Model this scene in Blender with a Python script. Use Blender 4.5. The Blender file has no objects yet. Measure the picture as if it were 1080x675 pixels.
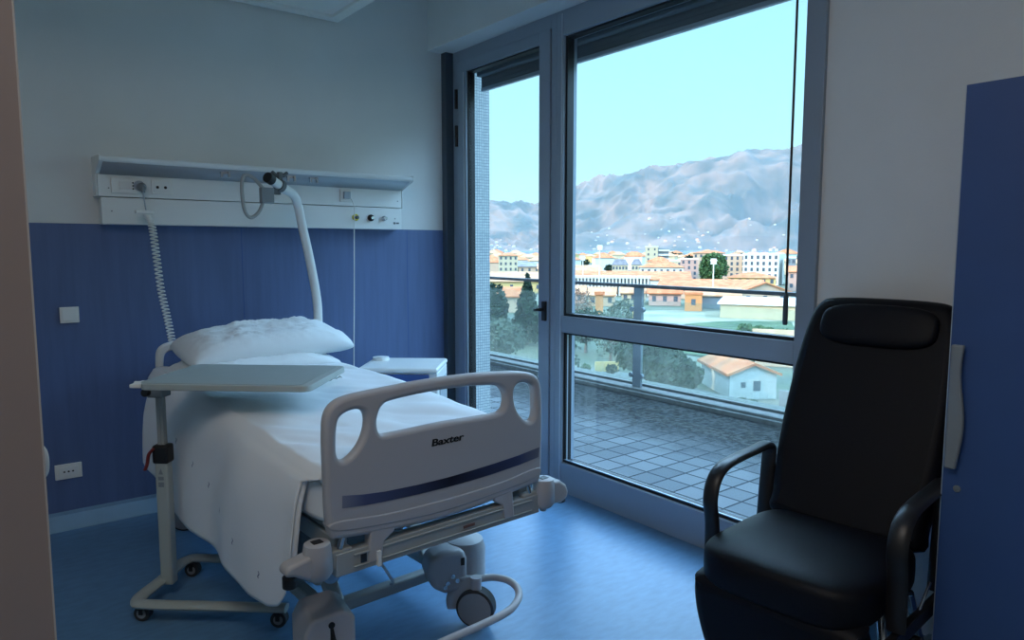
import bpy, bmesh, math, random
from mathutils import Vector, Matrix, noise
random.seed(7)
SC = bpy.context.scene
COL = SC.collection
R = math.radians

# ------------------------------------------------------------------ materials
def mat(name, col, rough=.5, metal=0., noise_amt=0., nscale=20., bump=0., bscale=60., spec=.5,
        stretch=None, sub=0., coat=0.):
    m = bpy.data.materials.new(name); m.use_nodes = True
    nt = m.node_tree; b = nt.nodes['Principled BSDF']
    b.inputs['Base Color'].default_value = (*col, 1)
    b.inputs['Roughness'].default_value = rough
    b.inputs['Metallic'].default_value = metal
    b.inputs['Specular IOR Level'].default_value = spec
    if coat: b.inputs['Coat Weight'].default_value = coat
    if noise_amt or bump:
        tc = nt.nodes.new('ShaderNodeTexCoord'); mp = nt.nodes.new('ShaderNodeMapping')
        nt.links.new(tc.outputs['Object'], mp.inputs['Vector'])
        if stretch: mp.inputs['Scale'].default_value = stretch
    if noise_amt:
        n = nt.nodes.new('ShaderNodeTexNoise'); n.inputs['Scale'].default_value = nscale
        n.inputs['Detail'].default_value = 6
        nt.links.new(mp.outputs[0], n.inputs['Vector'])
        cr = nt.nodes.new('ShaderNodeValToRGB')
        cr.color_ramp.elements[0].position = .3; cr.color_ramp.elements[1].position = .7
        cr.color_ramp.elements[0].color = (*[max(0, c*(1-noise_amt)) for c in col], 1)
        cr.color_ramp.elements[1].color = (*[min(1, c*(1+noise_amt)) for c in col], 1)
        nt.links.new(n.outputs['Fac'], cr.inputs[0]); nt.links.new(cr.outputs[0], b.inputs['Base Color'])
    if bump:
        n2 = nt.nodes.new('ShaderNodeTexNoise'); n2.inputs['Scale'].default_value = bscale
        nt.links.new(mp.outputs[0], n2.inputs['Vector'])
        bp = nt.nodes.new('ShaderNodeBump'); bp.inputs['Strength'].default_value = bump
        bp.inputs['Distance'].default_value = .01
        nt.links.new(n2.outputs['Fac'], bp.inputs['Height']); nt.links.new(bp.outputs[0], b.inputs['Normal'])
    return m

M = {}
M['paint'] = mat('wall_paint', (.74,.75,.73), .7, noise_amt=.03, nscale=3, bump=.06, bscale=120)
M['ceil'] = mat('ceiling_paint', (.84,.84,.82), .8)
M['dado'] = mat('blue_vinyl', (.10,.155,.31), .45, noise_amt=.09, nscale=4, stretch=(7,7,.6), bump=.03)
M['cove'] = mat('cove_vinyl', (.24,.40,.56), .35, noise_amt=.06, nscale=12)
M['floor'] = mat('blue_linoleum', (.115,.25,.42), .33, noise_amt=.10, nscale=9, stretch=(1.5,4,1), bump=.012, bscale=25, spec=.32)
M['jamb'] = mat('taupe_laminate', (.27,.215,.20), .55, noise_amt=.02, nscale=8)
M['edge'] = mat('pale_edge', (.42,.40,.38), .5)
M['alu'] = mat('grey_aluminium_frame', (.30,.36,.43), .38, metal=.15)
M['alud'] = mat('dark_frame', (.06,.085,.11), .45)
M['alul'] = mat('bright_aluminium', (.55,.6,.65), .3, metal=.6)
M['gasket'] = mat('black_gasket', (.012,.014,.018), .5)
M['black'] = mat('black_plastic', (.010,.010,.012), .4)
M['blind'] = mat('dark_blind', (.10,.13,.16), .7)
M['white'] = mat('white_plastic', (.84,.85,.82), .38)
M['white2'] = mat('white_enamel', (.82,.84,.82), .3)
M['recess'] = mat('grey_strip', (.40,.45,.50), .4)
M['bedgrey'] = mat('warm_grey_plastic', (.44,.435,.45), .45, bump=.01, bscale=300)
M['bedmet'] = mat('painted_grey_steel', (.36,.38,.37), .4)
M['beddark'] = mat('dark_grey_steel', (.12,.14,.15), .5)
M['sheet'] = mat('white_cotton', (.80,.84,.87), .85, bump=.05, bscale=300)
M['pillow'] = mat('white_pillow_cotton', (.80,.84,.85), .85, bump=.08, bscale=200)
M['ink'] = mat('blue_print', (.12,.16,.28), .8)
M['tabtop'] = mat('grey_laminate', (.33,.38,.37), .5, noise_amt=.02)
M['tabframe'] = mat('green_grey_enamel', (.40,.45,.43), .4)
M['steel'] = mat('steel', (.55,.57,.58), .25, metal=.9)
M['chrome'] = mat('chrome', (.7,.72,.74), .12, metal=1.)
M['red'] = mat('red_lever', (.22,.025,.02), .45)
M['yellow'] = mat('yellow_plastic', (.75,.62,.05), .4)
M['nsblue'] = mat('blue_drawer', (.03,.09,.32), .35)
M['ward'] = mat('navy_laminate', (.035,.085,.24), .5, noise_amt=.05, nscale=5)
M['handle'] = mat('grey_handle', (.22,.25,.27), .45)
M['leather'] = mat('black_leatherette', (.0048,.0056,.009), .5, bump=.10, bscale=350, spec=.18)
M['leather_seat'] = M['leather']
M['rubber'] = mat('rubber', (.03,.032,.035), .6)
M['wheelgrey'] = mat('wheel_grey', (.24,.26,.28), .45)
M['mosaicgrout'] = M['paint']

def mosaic():
    m = bpy.data.materials.new('glass_mosaic'); m.use_nodes = True; nt = m.node_tree; b = nt.nodes['Principled BSDF']
    tc = nt.nodes.new('ShaderNodeTexCoord'); sp = nt.nodes.new('ShaderNodeSeparateXYZ'); cb = nt.nodes.new('ShaderNodeCombineXYZ')
    nt.links.new(tc.outputs['Object'], sp.inputs[0])
    ad = nt.nodes.new('ShaderNodeMath'); ad.operation = 'ADD'
    nt.links.new(sp.outputs[0], ad.inputs[0]); nt.links.new(sp.outputs[1], ad.inputs[1])
    nt.links.new(ad.outputs[0], cb.inputs[0]); nt.links.new(sp.outputs[2], cb.inputs[1])
    br = nt.nodes.new('ShaderNodeTexBrick'); br.offset = 0
    br.inputs['Scale'].default_value = 1; br.inputs['Brick Width'].default_value = .021; br.inputs['Row Height'].default_value = .021
    br.inputs['Mortar Size'].default_value = .0018
    br.inputs['Color1'].default_value = (.52,.56,.56,1); br.inputs['Color2'].default_value = (.40,.45,.46,1)
    br.inputs['Mortar'].default_value = (.16,.19,.21,1)
    nt.links.new(cb.outputs[0], br.inputs['Vector']); nt.links.new(br.outputs[0], b.inputs['Base Color'])
    b.inputs['Roughness'].default_value = .35
    return m
M['mosaic'] = mosaic()

def tiles():
    m = bpy.data.materials.new('balcony_tiles'); m.use_nodes = True; nt = m.node_tree; b = nt.nodes['Principled BSDF']
    tc = nt.nodes.new('ShaderNodeTexCoord'); mp = nt.nodes.new('ShaderNodeMapping')
    mp.inputs['Rotation'].default_value = (0,0,R(-1)); mp.inputs['Location'].default_value = (.02,.05,0)
    nt.links.new(tc.outputs['Object'], mp.inputs[0])
    br = nt.nodes.new('ShaderNodeTexBrick'); br.offset = 0
    br.inputs['Scale'].default_value = 1; br.inputs['Brick Width'].default_value = .185; br.inputs['Row Height'].default_value = .185
    br.inputs['Mortar Size'].default_value = .008
    br.inputs['Color1'].default_value = (.16,.17,.18,1); br.inputs['Color2'].default_value = (.10,.11,.12,1)
    br.inputs['Mortar'].default_value = (.022,.026,.03,1)
    nt.links.new(mp.outputs[0], br.inputs['Vector'])
    # worn speckled band, strongest in the middle of the balcony
    n = nt.nodes.new('ShaderNodeTexNoise'); n.inputs['Scale'].default_value = 26; n.inputs['Detail'].default_value = 4
    nt.links.new(tc.outputs['Object'], n.inputs['Vector'])
    cr = nt.nodes.new('ShaderNodeValToRGB'); cr.color_ramp.elements[0].position = .42; cr.color_ramp.elements[1].position = .6
    cr.color_ramp.elements[0].color = (.008,.008,.009,1); cr.color_ramp.elements[1].color = (.06,.06,.06,1)
    nt.links.new(n.outputs['Fac'], cr.inputs[0])
    sp = nt.nodes.new('ShaderNodeSeparateXYZ'); nt.links.new(tc.outputs['Object'], sp.inputs[0])
    n3 = nt.nodes.new('ShaderNodeTexNoise'); n3.inputs['Scale'].default_value = 2.2; n3.inputs['Detail'].default_value = 5
    nt.links.new(tc.outputs['Object'], n3.inputs['Vector'])
    ma = nt.nodes.new('ShaderNodeMath'); ma.operation = 'MULTIPLY_ADD'; ma.inputs[1].default_value = .9
    nt.links.new(n3.outputs['Fac'], ma.inputs[0]); nt.links.new(sp.outputs[0], ma.inputs[2])
    rg = nt.nodes.new('ShaderNodeMapRange'); rg.inputs[1].default_value = 4.6; rg.inputs[2].default_value = 5.2
    nt.links.new(ma.outputs[0], rg.inputs[0])
    mx = nt.nodes.new('ShaderNodeMix'); mx.data_type = 'RGBA'
    nt.links.new(rg.outputs[0], mx.inputs['Factor']); nt.links.new(br.outputs[0], mx.inputs['A']); nt.links.new(cr.outputs[0], mx.inputs['B'])
    nt.links.new(mx.outputs['Result'], b.inputs['Base Color'])
    b.inputs['Roughness'].default_value = .7; b.inputs['Specular IOR Level'].default_value = .1
    return m
M['tiles'] = tiles()
M['kerb'] = mat('concrete_kerb', (.14,.145,.14), .7, noise_amt=.2, nscale=15)

def glass(name, tint, dirt=0., spec=1.0, dirtcol=(.8,.85,.85)):
    m = bpy.data.materials.new(name); m.use_nodes = True; nt = m.node_tree
    nt.nodes.remove(nt.nodes['Principled BSDF']); out = nt.nodes['Material Output']
    tr = nt.nodes.new('ShaderNodeBsdfTransparent'); tr.inputs[0].default_value = (*tint, 1)
    gl = nt.nodes.new('ShaderNodeBsdfGlossy'); gl.inputs['Roughness'].default_value = .02
    fr = nt.nodes.new('ShaderNodeLayerWeight'); fr.inputs[0].default_value = .5
    pw = nt.nodes.new('ShaderNodeMath'); pw.operation = 'POWER'; pw.inputs[1].default_value = 5
    nt.links.new(fr.outputs['Facing'], pw.inputs[0])
    sa = nt.nodes.new('ShaderNodeMath'); sa.operation = 'MULTIPLY_ADD'; sa.inputs[1].default_value = .9; sa.inputs[2].default_value = .03
    nt.links.new(pw.outputs[0], sa.inputs[0])
    mx = nt.nodes.new('ShaderNodeMixShader')
    nt.links.new(sa.outputs[0], mx.inputs[0]); nt.links.new(tr.outputs[0], mx.inputs[1]); nt.links.new(gl.outputs[0], mx.inputs[2])
    last = mx
    if dirt:
        df = nt.nodes.new('ShaderNodeBsdfDiffuse'); df.inputs[0].default_value = (*dirtcol, 1)
        tc = nt.nodes.new('ShaderNodeTexCoord'); n = nt.nodes.new('ShaderNodeTexNoise')
        mp = nt.nodes.new('ShaderNodeMapping'); mp.inputs['Scale'].default_value = (3,3,.8)
        nt.links.new(tc.outputs['Object'], mp.inputs[0]); nt.links.new(mp.outputs[0], n.inputs['Vector'])
        n.inputs['Scale'].default_value = 3; n.inputs['Detail'].default_value = 8
        rg = nt.nodes.new('ShaderNodeMapRange'); rg.inputs[1].default_value = .3; rg.inputs[2].default_value = .75
        rg.inputs[3].default_value = dirt*.5; rg.inputs[4].default_value = dirt*1.5
        nt.links.new(n.outputs['Fac'], rg.inputs[0])
        sz = nt.nodes.new('ShaderNodeSeparateXYZ'); nt.links.new(tc.outputs['Object'], sz.inputs[0])
        gz = nt.nodes.new('ShaderNodeMapRange'); gz.inputs[1].default_value = .05; gz.inputs[2].default_value = .55; gz.inputs[3].default_value = 4.0; gz.inputs[4].default_value = 1.0
        nt.links.new(sz.outputs[2], gz.inputs[0]); mu = nt.nodes.new('ShaderNodeMath'); mu.operation = 'MULTIPLY'
        nt.links.new(rg.outputs[0], mu.inputs[0]); nt.links.new(gz.outputs[0], mu.inputs[1]); rg = mu
        tl = nt.nodes.new('ShaderNodeBsdfTranslucent'); tl.inputs[0].default_value = (*dirtcol, 1)
        ms = nt.nodes.new('ShaderNodeMixShader'); nt.links.new(df.outputs[0], ms.inputs[1]); nt.links.new(tl.outputs[0], ms.inputs[2])
        m2 = nt.nodes.new('ShaderNodeMixShader'); nt.links.new(rg.outputs[0], m2.inputs[0])
        nt.links.new(mx.outputs[0], m2.inputs[1]); nt.links.new(ms.outputs[0], m2.inputs[2]); last = m2
    nt.links.new(last.outputs[0], out.inputs[0])
    return m
M['glass'] = glass('window_glass', (.97,.99,.99))
M['railglass'] = glass('dusty_rail_glass', (.90,.97,.96), dirt=.05, dirtcol=(.62,.60,.50))

# ------------------------------------------------------------------ mesh builder
class MB:
    def __init__(s): s.bm = bmesh.new(); s.mi = 0; s.M = Matrix()
    def _fin(s, vs, fs, M_=None):
        T = s.M @ (M_ if M_ else Matrix())
        for v in vs: v.co = T @ v.co
        for f in fs: f.material_index = s.mi
        return s
    def box(s, x0,x1,y0,y1,z0,z1, M_=None):
        P = [(x,y,z) for z in (z0,z1) for y in (y0,y1) for x in (x0,x1)]
        v = [s.bm.verts.new(p) for p in P]
        fs = [s.bm.faces.new([v[i] for i in q]) for q in ((0,2,3,1),(4,5,7,6),(0,1,5,4),(2,6,7,3),(0,4,6,2),(1,3,7,5))]
        return s._fin(v, fs, M_)
    def hexa(s, P):
        v = [s.bm.verts.new(p) for p in P]
        fs = [s.bm.faces.new([v[i] for i in q]) for q in ((0,2,3,1),(4,5,7,6),(0,1,5,4),(2,6,7,3),(0,4,6,2),(1,3,7,5))]
        return s._fin(v, fs)
    def quad(s, *P):
        v = [s.bm.verts.new(p) for p in P]; return s._fin(v, [s.bm.faces.new(v)])
    def cyl(s, p0, p1, r, r2=None, seg=20):
        return s.tube([p0,p1], [r, r if r2 is None else r2], seg)
    def tube(s, pts, r, seg=12, caps=True, squash=None):
        pts = [Vector(p) for p in pts]; n = len(pts)
        rs = r if isinstance(r, (list,tuple)) else [r]*n
        rings = []; prev = None; allv = []; fs = []
        for i, p in enumerate(pts):
            t = (pts[min(i+1,n-1)] - pts[max(i-1,0)]).normalized()
            if prev is None:
                a = Vector((0,0,1)) if abs(t.z) < .9 else Vector((1,0,0))
                u = t.cross(a).normalized()
            else:
                u = (prev - t*prev.dot(t)).normalized()
            prev = u; w = t.cross(u)
            ring = []
            for k in range(seg):
                a = 2*math.pi*k/seg
                d = u*math.cos(a)*(squash[0] if squash else 1) + w*math.sin(a)*(squash[1] if squash else 1)
                ring.append(s.bm.verts.new(p + d*rs[i]))
            rings.append(ring); allv += ring
        for i in range(n-1):
            for k in range(seg):
                fs.append(s.bm.faces.new((rings[i][k], rings[i][(k+1)%seg], rings[i+1][(k+1)%seg], rings[i+1][k])))
        if caps:
            fs.append(s.bm.faces.new(rings[0][::-1])); fs.append(s.bm.faces.new(rings[-1]))
        return s._fin(allv, fs)
    def prism(s, outline, y0, y1, plane='xz', M_=None):
        def pt(a,b,c):
            return {'xz':(a,c,b), 'xy':(a,b,c), 'yz':(c,a,b)}[plane]
        A = [s.bm.verts.new(pt(a,b,y0)) for a,b in outline]; B = [s.bm.verts.new(pt(a,b,y1)) for a,b in outline]
        n = len(A); fs = [s.bm.faces.new(A), s.bm.faces.new(B[::-1])]
        for i in range(n): fs.append(s.bm.faces.new((A[i], B[i], B[(i+1)%n], A[(i+1)%n])))
        return s._fin(A+B, fs, M_)
    def sph(s, c, r, sc=(1,1,1), seg=16):
        q = bmesh.ops.create_uvsphere(s.bm, u_segments=seg, v_segments=seg//2, radius=r)
        vs = q['verts']; fs = list({f for v in vs for f in v.link_faces})
        return s._fin(vs, fs, Matrix.Translation(c) @ Matrix.Diagonal((*sc,1)))
    def grid(s, nx, ny, fn, closed=False):
        V = [[s.bm.verts.new(fn(i/(nx-1), j/(ny-1))) for i in range(nx)] for j in range(ny)]
        fs = []
        for j in range(ny-1):
            for i in range(nx-1):
                fs.append(s.bm.faces.new((V[j][i],V[j][i+1],V[j+1][i+1],V[j+1][i])))
        return s._fin([v for r_ in V for v in r_], fs)
    def build(s, name, mats, parent=None, smooth=True, bevel=0, bseg=3, subsurf=0, solid=0, ang=38):
        bmesh.ops.recalc_face_normals(s.bm, faces=s.bm.faces)
        me = bpy.data.meshes.new(name); s.bm.to_mesh(me); s.bm.free()
        for m in (mats if isinstance(mats,(list,tuple)) else [mats]): me.materials.append(m)
        if smooth:
            me.shade_smooth()
            if not subsurf: 
                try: me.set_sharp_from_angle(angle=R(ang))
                except Exception: pass
        o = bpy.data.objects.new(name, me); COL.objects.link(o)
        if parent: o.parent = parent
        if solid:
            q = o.modifiers.new('s','SOLIDIFY'); q.thickness = solid; q.offset = 0
        if bevel:
            b = o.modifiers.new('b','BEVEL'); b.width = bevel; b.segments = bseg; b.limit_method = 'ANGLE'; b.angle_limit = R(40)
            b.harden_normals = False
        if subsurf:
            q = o.modifiers.new('q','SUBSURF'); q.levels = subsurf; q.render_levels = subsurf
        return o

def tag(o, label=None, cat=None, group=None, kind=None):
    if label: o['label'] = label
    if cat: o['category'] = cat
    if group: o['group'] = group
    if kind: o['kind'] = kind
    return o
def thing(name, loc, rz, label, cat, group=None):
    o = bpy.data.objects.new(name, None); COL.objects.link(o); o.location = loc; o.rotation_euler = (0,0,rz)
    o.empty_display_size = .1
    return tag(o, label, cat, group)
def struct(name, mb, m, **k): return tag(mb.build(name, m, **k), kind='structure')
def copy_tree(o, parent=None):
    c = o.copy(); COL.objects.link(c)
    if parent: c.parent = parent
    for ch in o.children: copy_tree(ch, c)
    return c

def smooth_pts(pts, n=6, closed=False):
    P = [Vector(p) for p in pts]; out = []; N = len(P)
    rng = range(N if closed else N-1)
    for i in rng:
        if closed: p0,p1,p2,p3 = P[(i-1)%N],P[i],P[(i+1)%N],P[(i+2)%N]
        else: p0,p1,p2,p3 = P[max(i-1,0)],P[i],P[i+1],P[min(i+2,N-1)]
        for k in range(n):
            t = k/n
            out.append(.5*((2*p1)+(-p0+p2)*t+(2*p0-5*p1+4*p2-p3)*t*t+(-p0+3*p1-3*p2+p3)*t**3))
    if not closed: out.append(P[-1])
    return out

def plate(name, loops, thick, bev, m, parent, y=0., M_=None):
    """flat plate with holes and rounded edges in the local xz plane, centred on y"""
    cu = bpy.data.curves.new(name, 'CURVE'); cu.dimensions = '2D'; cu.fill_mode = 'BOTH'
    cu.extrude = max(thick/2-bev, .0001); cu.bevel_depth = bev; cu.bevel_resolution = 3; cu.offset = -bev
    for lp in loops:
        sp = cu.splines.new('POLY'); sp.points.add(len(lp)-1)
        for i, p in enumerate(lp): sp.points[i].co = (p[0], p[1], 0, 1)
        sp.use_cyclic_u = True
    return from_curve(name, cu, m, parent, Matrix.Translation((0,y,0)) @ Matrix.Rotation(R(90),4,'X') if M_ is None else M_)
def from_curve(name, cu, m, parent, T):
    t = bpy.data.objects.new('tmp', cu); COL.objects.link(t)
    bpy.context.view_layer.update()
    me = bpy.data.meshes.new_from_object(t.evaluated_get(bpy.context.evaluated_depsgraph_get()))
    bpy.data.objects.remove(t); me.transform(T); me.name = name
    me.materials.clear(); me.materials.append(m)
    me.shade_smooth()
    try: me.set_sharp_from_angle(angle=R(40))
    except Exception: pass
    o = bpy.data.objects.new(name, me); COL.objects.link(o); o.parent = parent
    return o
def text(name, s, size, m, parent, T, bold=.0, shear=0., ext=.0005):
    cu = bpy.data.curves.new(name, 'FONT'); cu.body = s; cu.size = size; cu.align_x = 'CENTER'; cu.align_y = 'CENTER'
    cu.offset = bold; cu.shear = shear; cu.extrude = ext
    return from_curve(name, cu, m, parent, T)

# ================================================================== ROOM
XL, YB, H = -1.3, -2.4, 3.3     # left wall, wall behind the camera, ceiling height
XW, YH = 2.88, 4.42             # window wall, head wall
m = MB(); m.box(XL,XW+.02,YB,YH,-.12,0); struct('floor', m, M['floor'])
m = MB(); m.box(XL-.2,XW+.3,YB-.2,YH+.2,H,H+.2); struct('ceiling', m, M['ceil'])
m = MB(); m.box(XL-.2,XW-.06,YH,YH+.2,-.12,H); struct('wall_back', m, M['paint'])
m = MB(); m.box(XL-.2,XL,YB-.2,YH,-.12,H); struct('wall_left', m, M['paint'])
m = MB(); m.box(XL,XW+.3,YB-.2,YB,-.12,H); struct('wall_front', m, M['paint'])
m = MB(); m.box(XW,XW+.3,YB,1.58,-.12,2.88); struct('wall_right', m, M['paint'])
# dado vinyl, slightly proud of the head wall, with welded seams
m = MB(); m.box(XL,XW-.08,YH-.004,YH,.07,1.633)
m.mi = 1
for x in (.19, 1.36, 2.5): m.box(x-.0015,x+.0015,YH-.0048,YH-.0035,.07,1.633)
struct('trim_1', m, [M['dado'], M['nsblue']], smooth=False)
# coved skirting running up from the floor
prof = [(0,0)] + [(-.06+.06*math.sin(a), .06-.06*math.cos(a)) for a in [R(90*k/6) for k in range(7)]]
m = MB(); o_ = [(YH-.075,0),(YH-.062,.006)] + [(YH-.006-.056*math.cos(R(90*k/6)), .062-.056*(1-0)*1+.056*math.sin(R(90*k/6))*1) for k in range(0,7)]
o_ = [(YH-.08,.0),(YH-.08,.003)] + [(YH-.006-.074*math.cos(R(15*k)), .003+.062*(1-math.cos(R(15*k)))*1.0) for k in range(1,7)] + [(YH-.006,.085),(YH,.085),(YH,0)]
m.prism(o_, XL, XW-.08, plane='yz'); struct('baseboard_back', m, M['cove'])
# bulkhead / blind box over the window
m = MB(); m.box(XW-.19,XW+.3,YB,YH,2.88,H); struct('trim_2', m, M['paint'])
# lowered ceiling panel with a stepped rim
cp = thing('ceiling_panel', (1.0,3.4,2.94), 0, 'white lowered rectangular ceiling panel with stepped rim above the bed', 'ceiling panel')
m = MB(); m.box(-1.3,1.01,-1.1,1.0,.02,.36); m.build('housing', M['ceil'], cp)
m = MB()
for a,b,c,d in ((-1.3,1.01,.93,1.0),(-1.3,1.01,-1.1,-1.03),(.94,1.01,-1.03,.93)): m.box(a,b,c,d,0,.03)
m.build('rim', M['white'], cp, bevel=.004)
m = MB(); m.box(-1.3,.88,-.97,.86,.008,.022); m.build('diffuser', M['white2'], cp)

# taupe door leaf standing open right beside the camera (left edge of the view)
dl = tag(bpy.data.objects.new('door_2', None), kind='structure'); COL.objects.link(dl); dl.location = (-.42,1.0,.01); dl.rotation_euler=(0,0,0)
m = MB(); m.box(-.44,.4835,-.02,.02,0,2.25,); m.build('door_leaf', M['jamb'], dl)
m = MB(); m.box(.4835,.4855,-.0205,.022,0,2.25); m.build('door_edge', M['edge'], dl)
m = MB(); m.tube(smooth_pts([(.462,.022,1.20),(.474,.05,1.20),(.4865,.06,1.205),(.489,.06,1.22),(.4865,.06,1.235),(.475,.05,1.24),(.462,.022,1.24)],4),.007,10); m.build('door_handle', M['white'], dl)
m = MB(); m.box(-1.3,-.86,.9,1.1,0,H); struct('trim_3', m, M['jamb'])

# ---- aluminium window wall
fx0, fx1 = XW-.02, XW+.09
def ringframe(mb, y0,y1,z0,z1, wy0,wy1,wz0,wz1, x0=fx0,x1=fx1):
    mb.box(x0,x1,y0,y0+wy0,z0,z1); mb.box(x0,x1,y1-wy1,y1,z0,z1)
    mb.box(x0,x1,y0+wy0,y1-wy1,z0,z0+wz0); mb.box(x0,x1,y0+wy0,y1-wy1,z1-wz1,z1)
W = tag(bpy.data.objects.new('window_1', None), kind='structure'); COL.objects.link(W); W.location = (0,0,0)
m = MB()
m.box(fx0,fx1,1.58,1.668,0,2.88)              # right post
m.box(fx0,fx1,3.184,3.245,0,2.88)            # mullion
m.box(fx0,fx1,1.668,3.184,0,.185)             # bottom rail
m.box(fx0,fx1,1.668,3.184,.995,1.095)         # mid rail
m.box(fx0,fx1,1.668,3.184,2.735,2.88)         # head
m.build('window_frame', M['alu'], W, bevel=.003, bseg=2)
m = MB()
for z0,z1 in ((.185,.995),(1.095,2.735)):
    ringframe(m, 1.668,3.184,z0,z1,.009,.016,.016,.012, XW+.0,XW+.05)
m.build('gasket', M['gasket'], W)
m = MB(); m.box(XW+.012,XW+.02,3.166,3.184,.19,.99); m.box(XW-.024,XW-.02,3.19,3.198,.0,2.86); m.box(XW+.0,XW+.006,1.70,3.18,.2,.206)
m.build('glazing_bead', M['alul'], W)
m = MB(); m.box(XW+.035,XW+.041,1.672,3.175,1.10,2.735); m.build('upper_pane', M['glass'], W)
m = MB(); m.box(XW+.035,XW+.041,1.672,3.175,.19,.99); m.build('lower_pane', M['glass'], W)
D = tag(bpy.data.objects.new('door_1', None), kind='structure'); COL.objects.link(D); D.location = (0,0,0)
m = MB()
m.box(fx0-.0,fx1,4.29,4.36,0,2.88); m.box(fx0,fx1,3.245,3.29,0,2.88); m.box(fx0,fx1,3.29,4.29,2.80,2.88); m.box(fx0,fx1,3.29,4.29,0,.03)
m.build('door_frame', M['alu'], D, bevel=.003, bseg=2)
m = MB(); m.box(XW-.08,fx1,4.36,4.42,0,2.88); m.build('dark_jamb', M['alud'], D)
m = MB(); ringframe(m, 3.293,4.286,.035,2.797,.10,.10,.20,.07, XW-.03,XW+.05)
m.build('door_leaf', M['alu'], D, bevel=.003, bseg=2)
m = MB(); ringframe(m, 3.39,4.19,.232,2.73,.014,.014,.014,.012, XW-.012,XW+.04)
m.build('gasket', M['gasket'], D)
m = MB(); m.box(XW-.034,XW-.029,4.202,4.214,.235,2.72); m.box(XW-.002,XW+.003,4.176,4.19,.235,2.72)
m.build('glazing_bead', M['alul'], D)
m = MB(); m.box(XW+.012,XW+.018,3.395,4.18,.24,2.72); m.build('pane', M['glass'], D)
for z0,z1 in ((2.485,2.616),(2.222,2.367)):
    m = MB(); m.cyl((XW-.035,4.296,z0),(XW-.035,4.296,z1),.013,seg=14)
    m.cyl((XW-.035,4.296,(z0+z1)/2-.003),(XW-.035,4.296,(z0+z1)/2+.003),.0145,seg=14)
    m.build('hinge', M['black'], D)
m = MB(); m.box(XW-.046,XW-.03,3.31,3.345,1.055,1.175); m.cyl((XW-.046,3.328,1.125),(XW-.075,3.328,1.125),.011)
m.tube([(XW-.075,3.325,1.125),(XW-.078,3.345,1.125),(XW-.078,3.375,1.12)],[.010,.010,.008],10)
m.build('door_handle', M['black'], D, bevel=.003)
# roller blinds rolled up outside the panes
for nm, y0, y1, lab in (('roller_blind',3.35,4.24,'rolled-up dark roller blind outside the glazed balcony door'),
                   ('roller_blind',1.65,3.26,'wider rolled-up dark roller blind outside the big fixed window')):
    t = thing(nm, (XW+.16,(y0+y1)/2,2.70), 0, lab, 'blind', 'rolled-up blinds')
    h = (y1-y0)/2+.03
    m = MB(); m.box(-.04,.06,-h,h,.02,.16); m.build('cassette', M['blind'], t, bevel=.01)
    m = MB(); m.box(.0,.012,-h+.01,h-.01,-.055,.04); 
    for k in range(3): m.box(-.004,.0,-h+.01,h-.01,-.05+k*.03,-.048+k*.03)
    m.build('slats', M['blind'], t)
    m = MB(); m.box(-.008,.02,-h+.01,h-.01,-.078,-.053); m.build('bottom_bar', M['alu'], t, bevel=.004)
t = thing('blind_crank', (2.82,1.689,1.17), 0, 'thin dark blind crank rod hanging beside the right window post', 'crank')
m = MB(); m.cyl((0,0,.13),(0,0,1.70),.0052,seg=10); m.build('rod', M['black'], t)
m = MB(); m.tube([(0,0,0),(0,0,.01),(0,0,.12),(0,0,.14)],[.009,.011,.011,.006],12); m.build('grip', M['alud'], t)
m = MB(); m.tube([(0,0,1.45),(0,0,1.55)],[.009,.009],10); m.build('joint', M['alud'], t)
m = MB(); m.box(XW-.002,XW+.3,3.2,4.42,-.12,-.001); struct('trim_4', m, M['kerb'])

# ---- wall fittings
def plate_box(name, x, z, w, h, label, cat, y=YH-.004, d=.012, group=None):
    t = thing(name, (x,y,z), 0, label, cat, group)
    m = MB(); m.box(-w/2,w/2,-d,0,-h/2,h/2); m.build('cover_plate', M['white'], t, bevel=.003)
    return t
t = plate_box('wall_switch', .447, 1.149, .088, .085, 'white square push switch on the blue dado left of the bed', 'switch')
m = MB(); m.box(-.034,.034,-.016,-.011,-.032,.032); m.build('rocker', M['white2'], t, bevel=.002)
t = plate_box('wall_socket', .398, .305, .125, .082, 'white low wall socket near the skirting left of the bed', 'socket')
m = MB(); m.box(-.045,.045,-.015,-.011,-.026,.026); m.build('insert', M['white2'], t, bevel=.002)
for a in (-.02,.0,.02):
    m = MB(); m.cyl((a,-.0155,0),(a,-.0145,0),.005,seg=10); m.build('socket_hole', M['black'], t)

# ---- bed head trunking unit
T = thing('bedhead_unit', (1.5,YH,1.63), 0, 'long white bedhead supply unit with sockets and gas outlets on the wall above the bed', 'bedhead unit')
x0, x1 = -.90, .905
m = MB(); m.box(x0+.012,x1,-.10,0,.0,.142); m.build('lower_housing', M['white2'], T, bevel=.003)
m = MB(); m.box(x0,x1,-.105,0,.146,.262); m.build('upper_housing', M['white2'], T, bevel=.003)
m = MB(); m.prism([(-.102,.262),(-.25,.315),(-.256,.322),(-.258,.338),(-.25,.343),(0,.352),(0,.262)], x0-.008, x1+.004, plane='yz'); m.build('light_hood', M['white2'], T)
m = MB(); m.quad((x0+.01,-.1045,.262),(x1-.01,-.1045,.262),(x1-.01,-.243,.3115),(x0+.01,-.243,.3115)); m.build('hood_shade_strip', M['recess'], T, solid=.003)  # grey sheet: the shade under the sloping hood put into its colour
for sx in (x0-.010, x1+.004):
    m = MB(); m.prism([(-.106,.146),(-.106,.262),(-.256,.317),(-.26,.34),(-.25,.347),(0,.356),(0,.146)], sx, sx+.008, plane='yz'); m.build('end_cap', M['white2'], T, bevel=.002)
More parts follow.
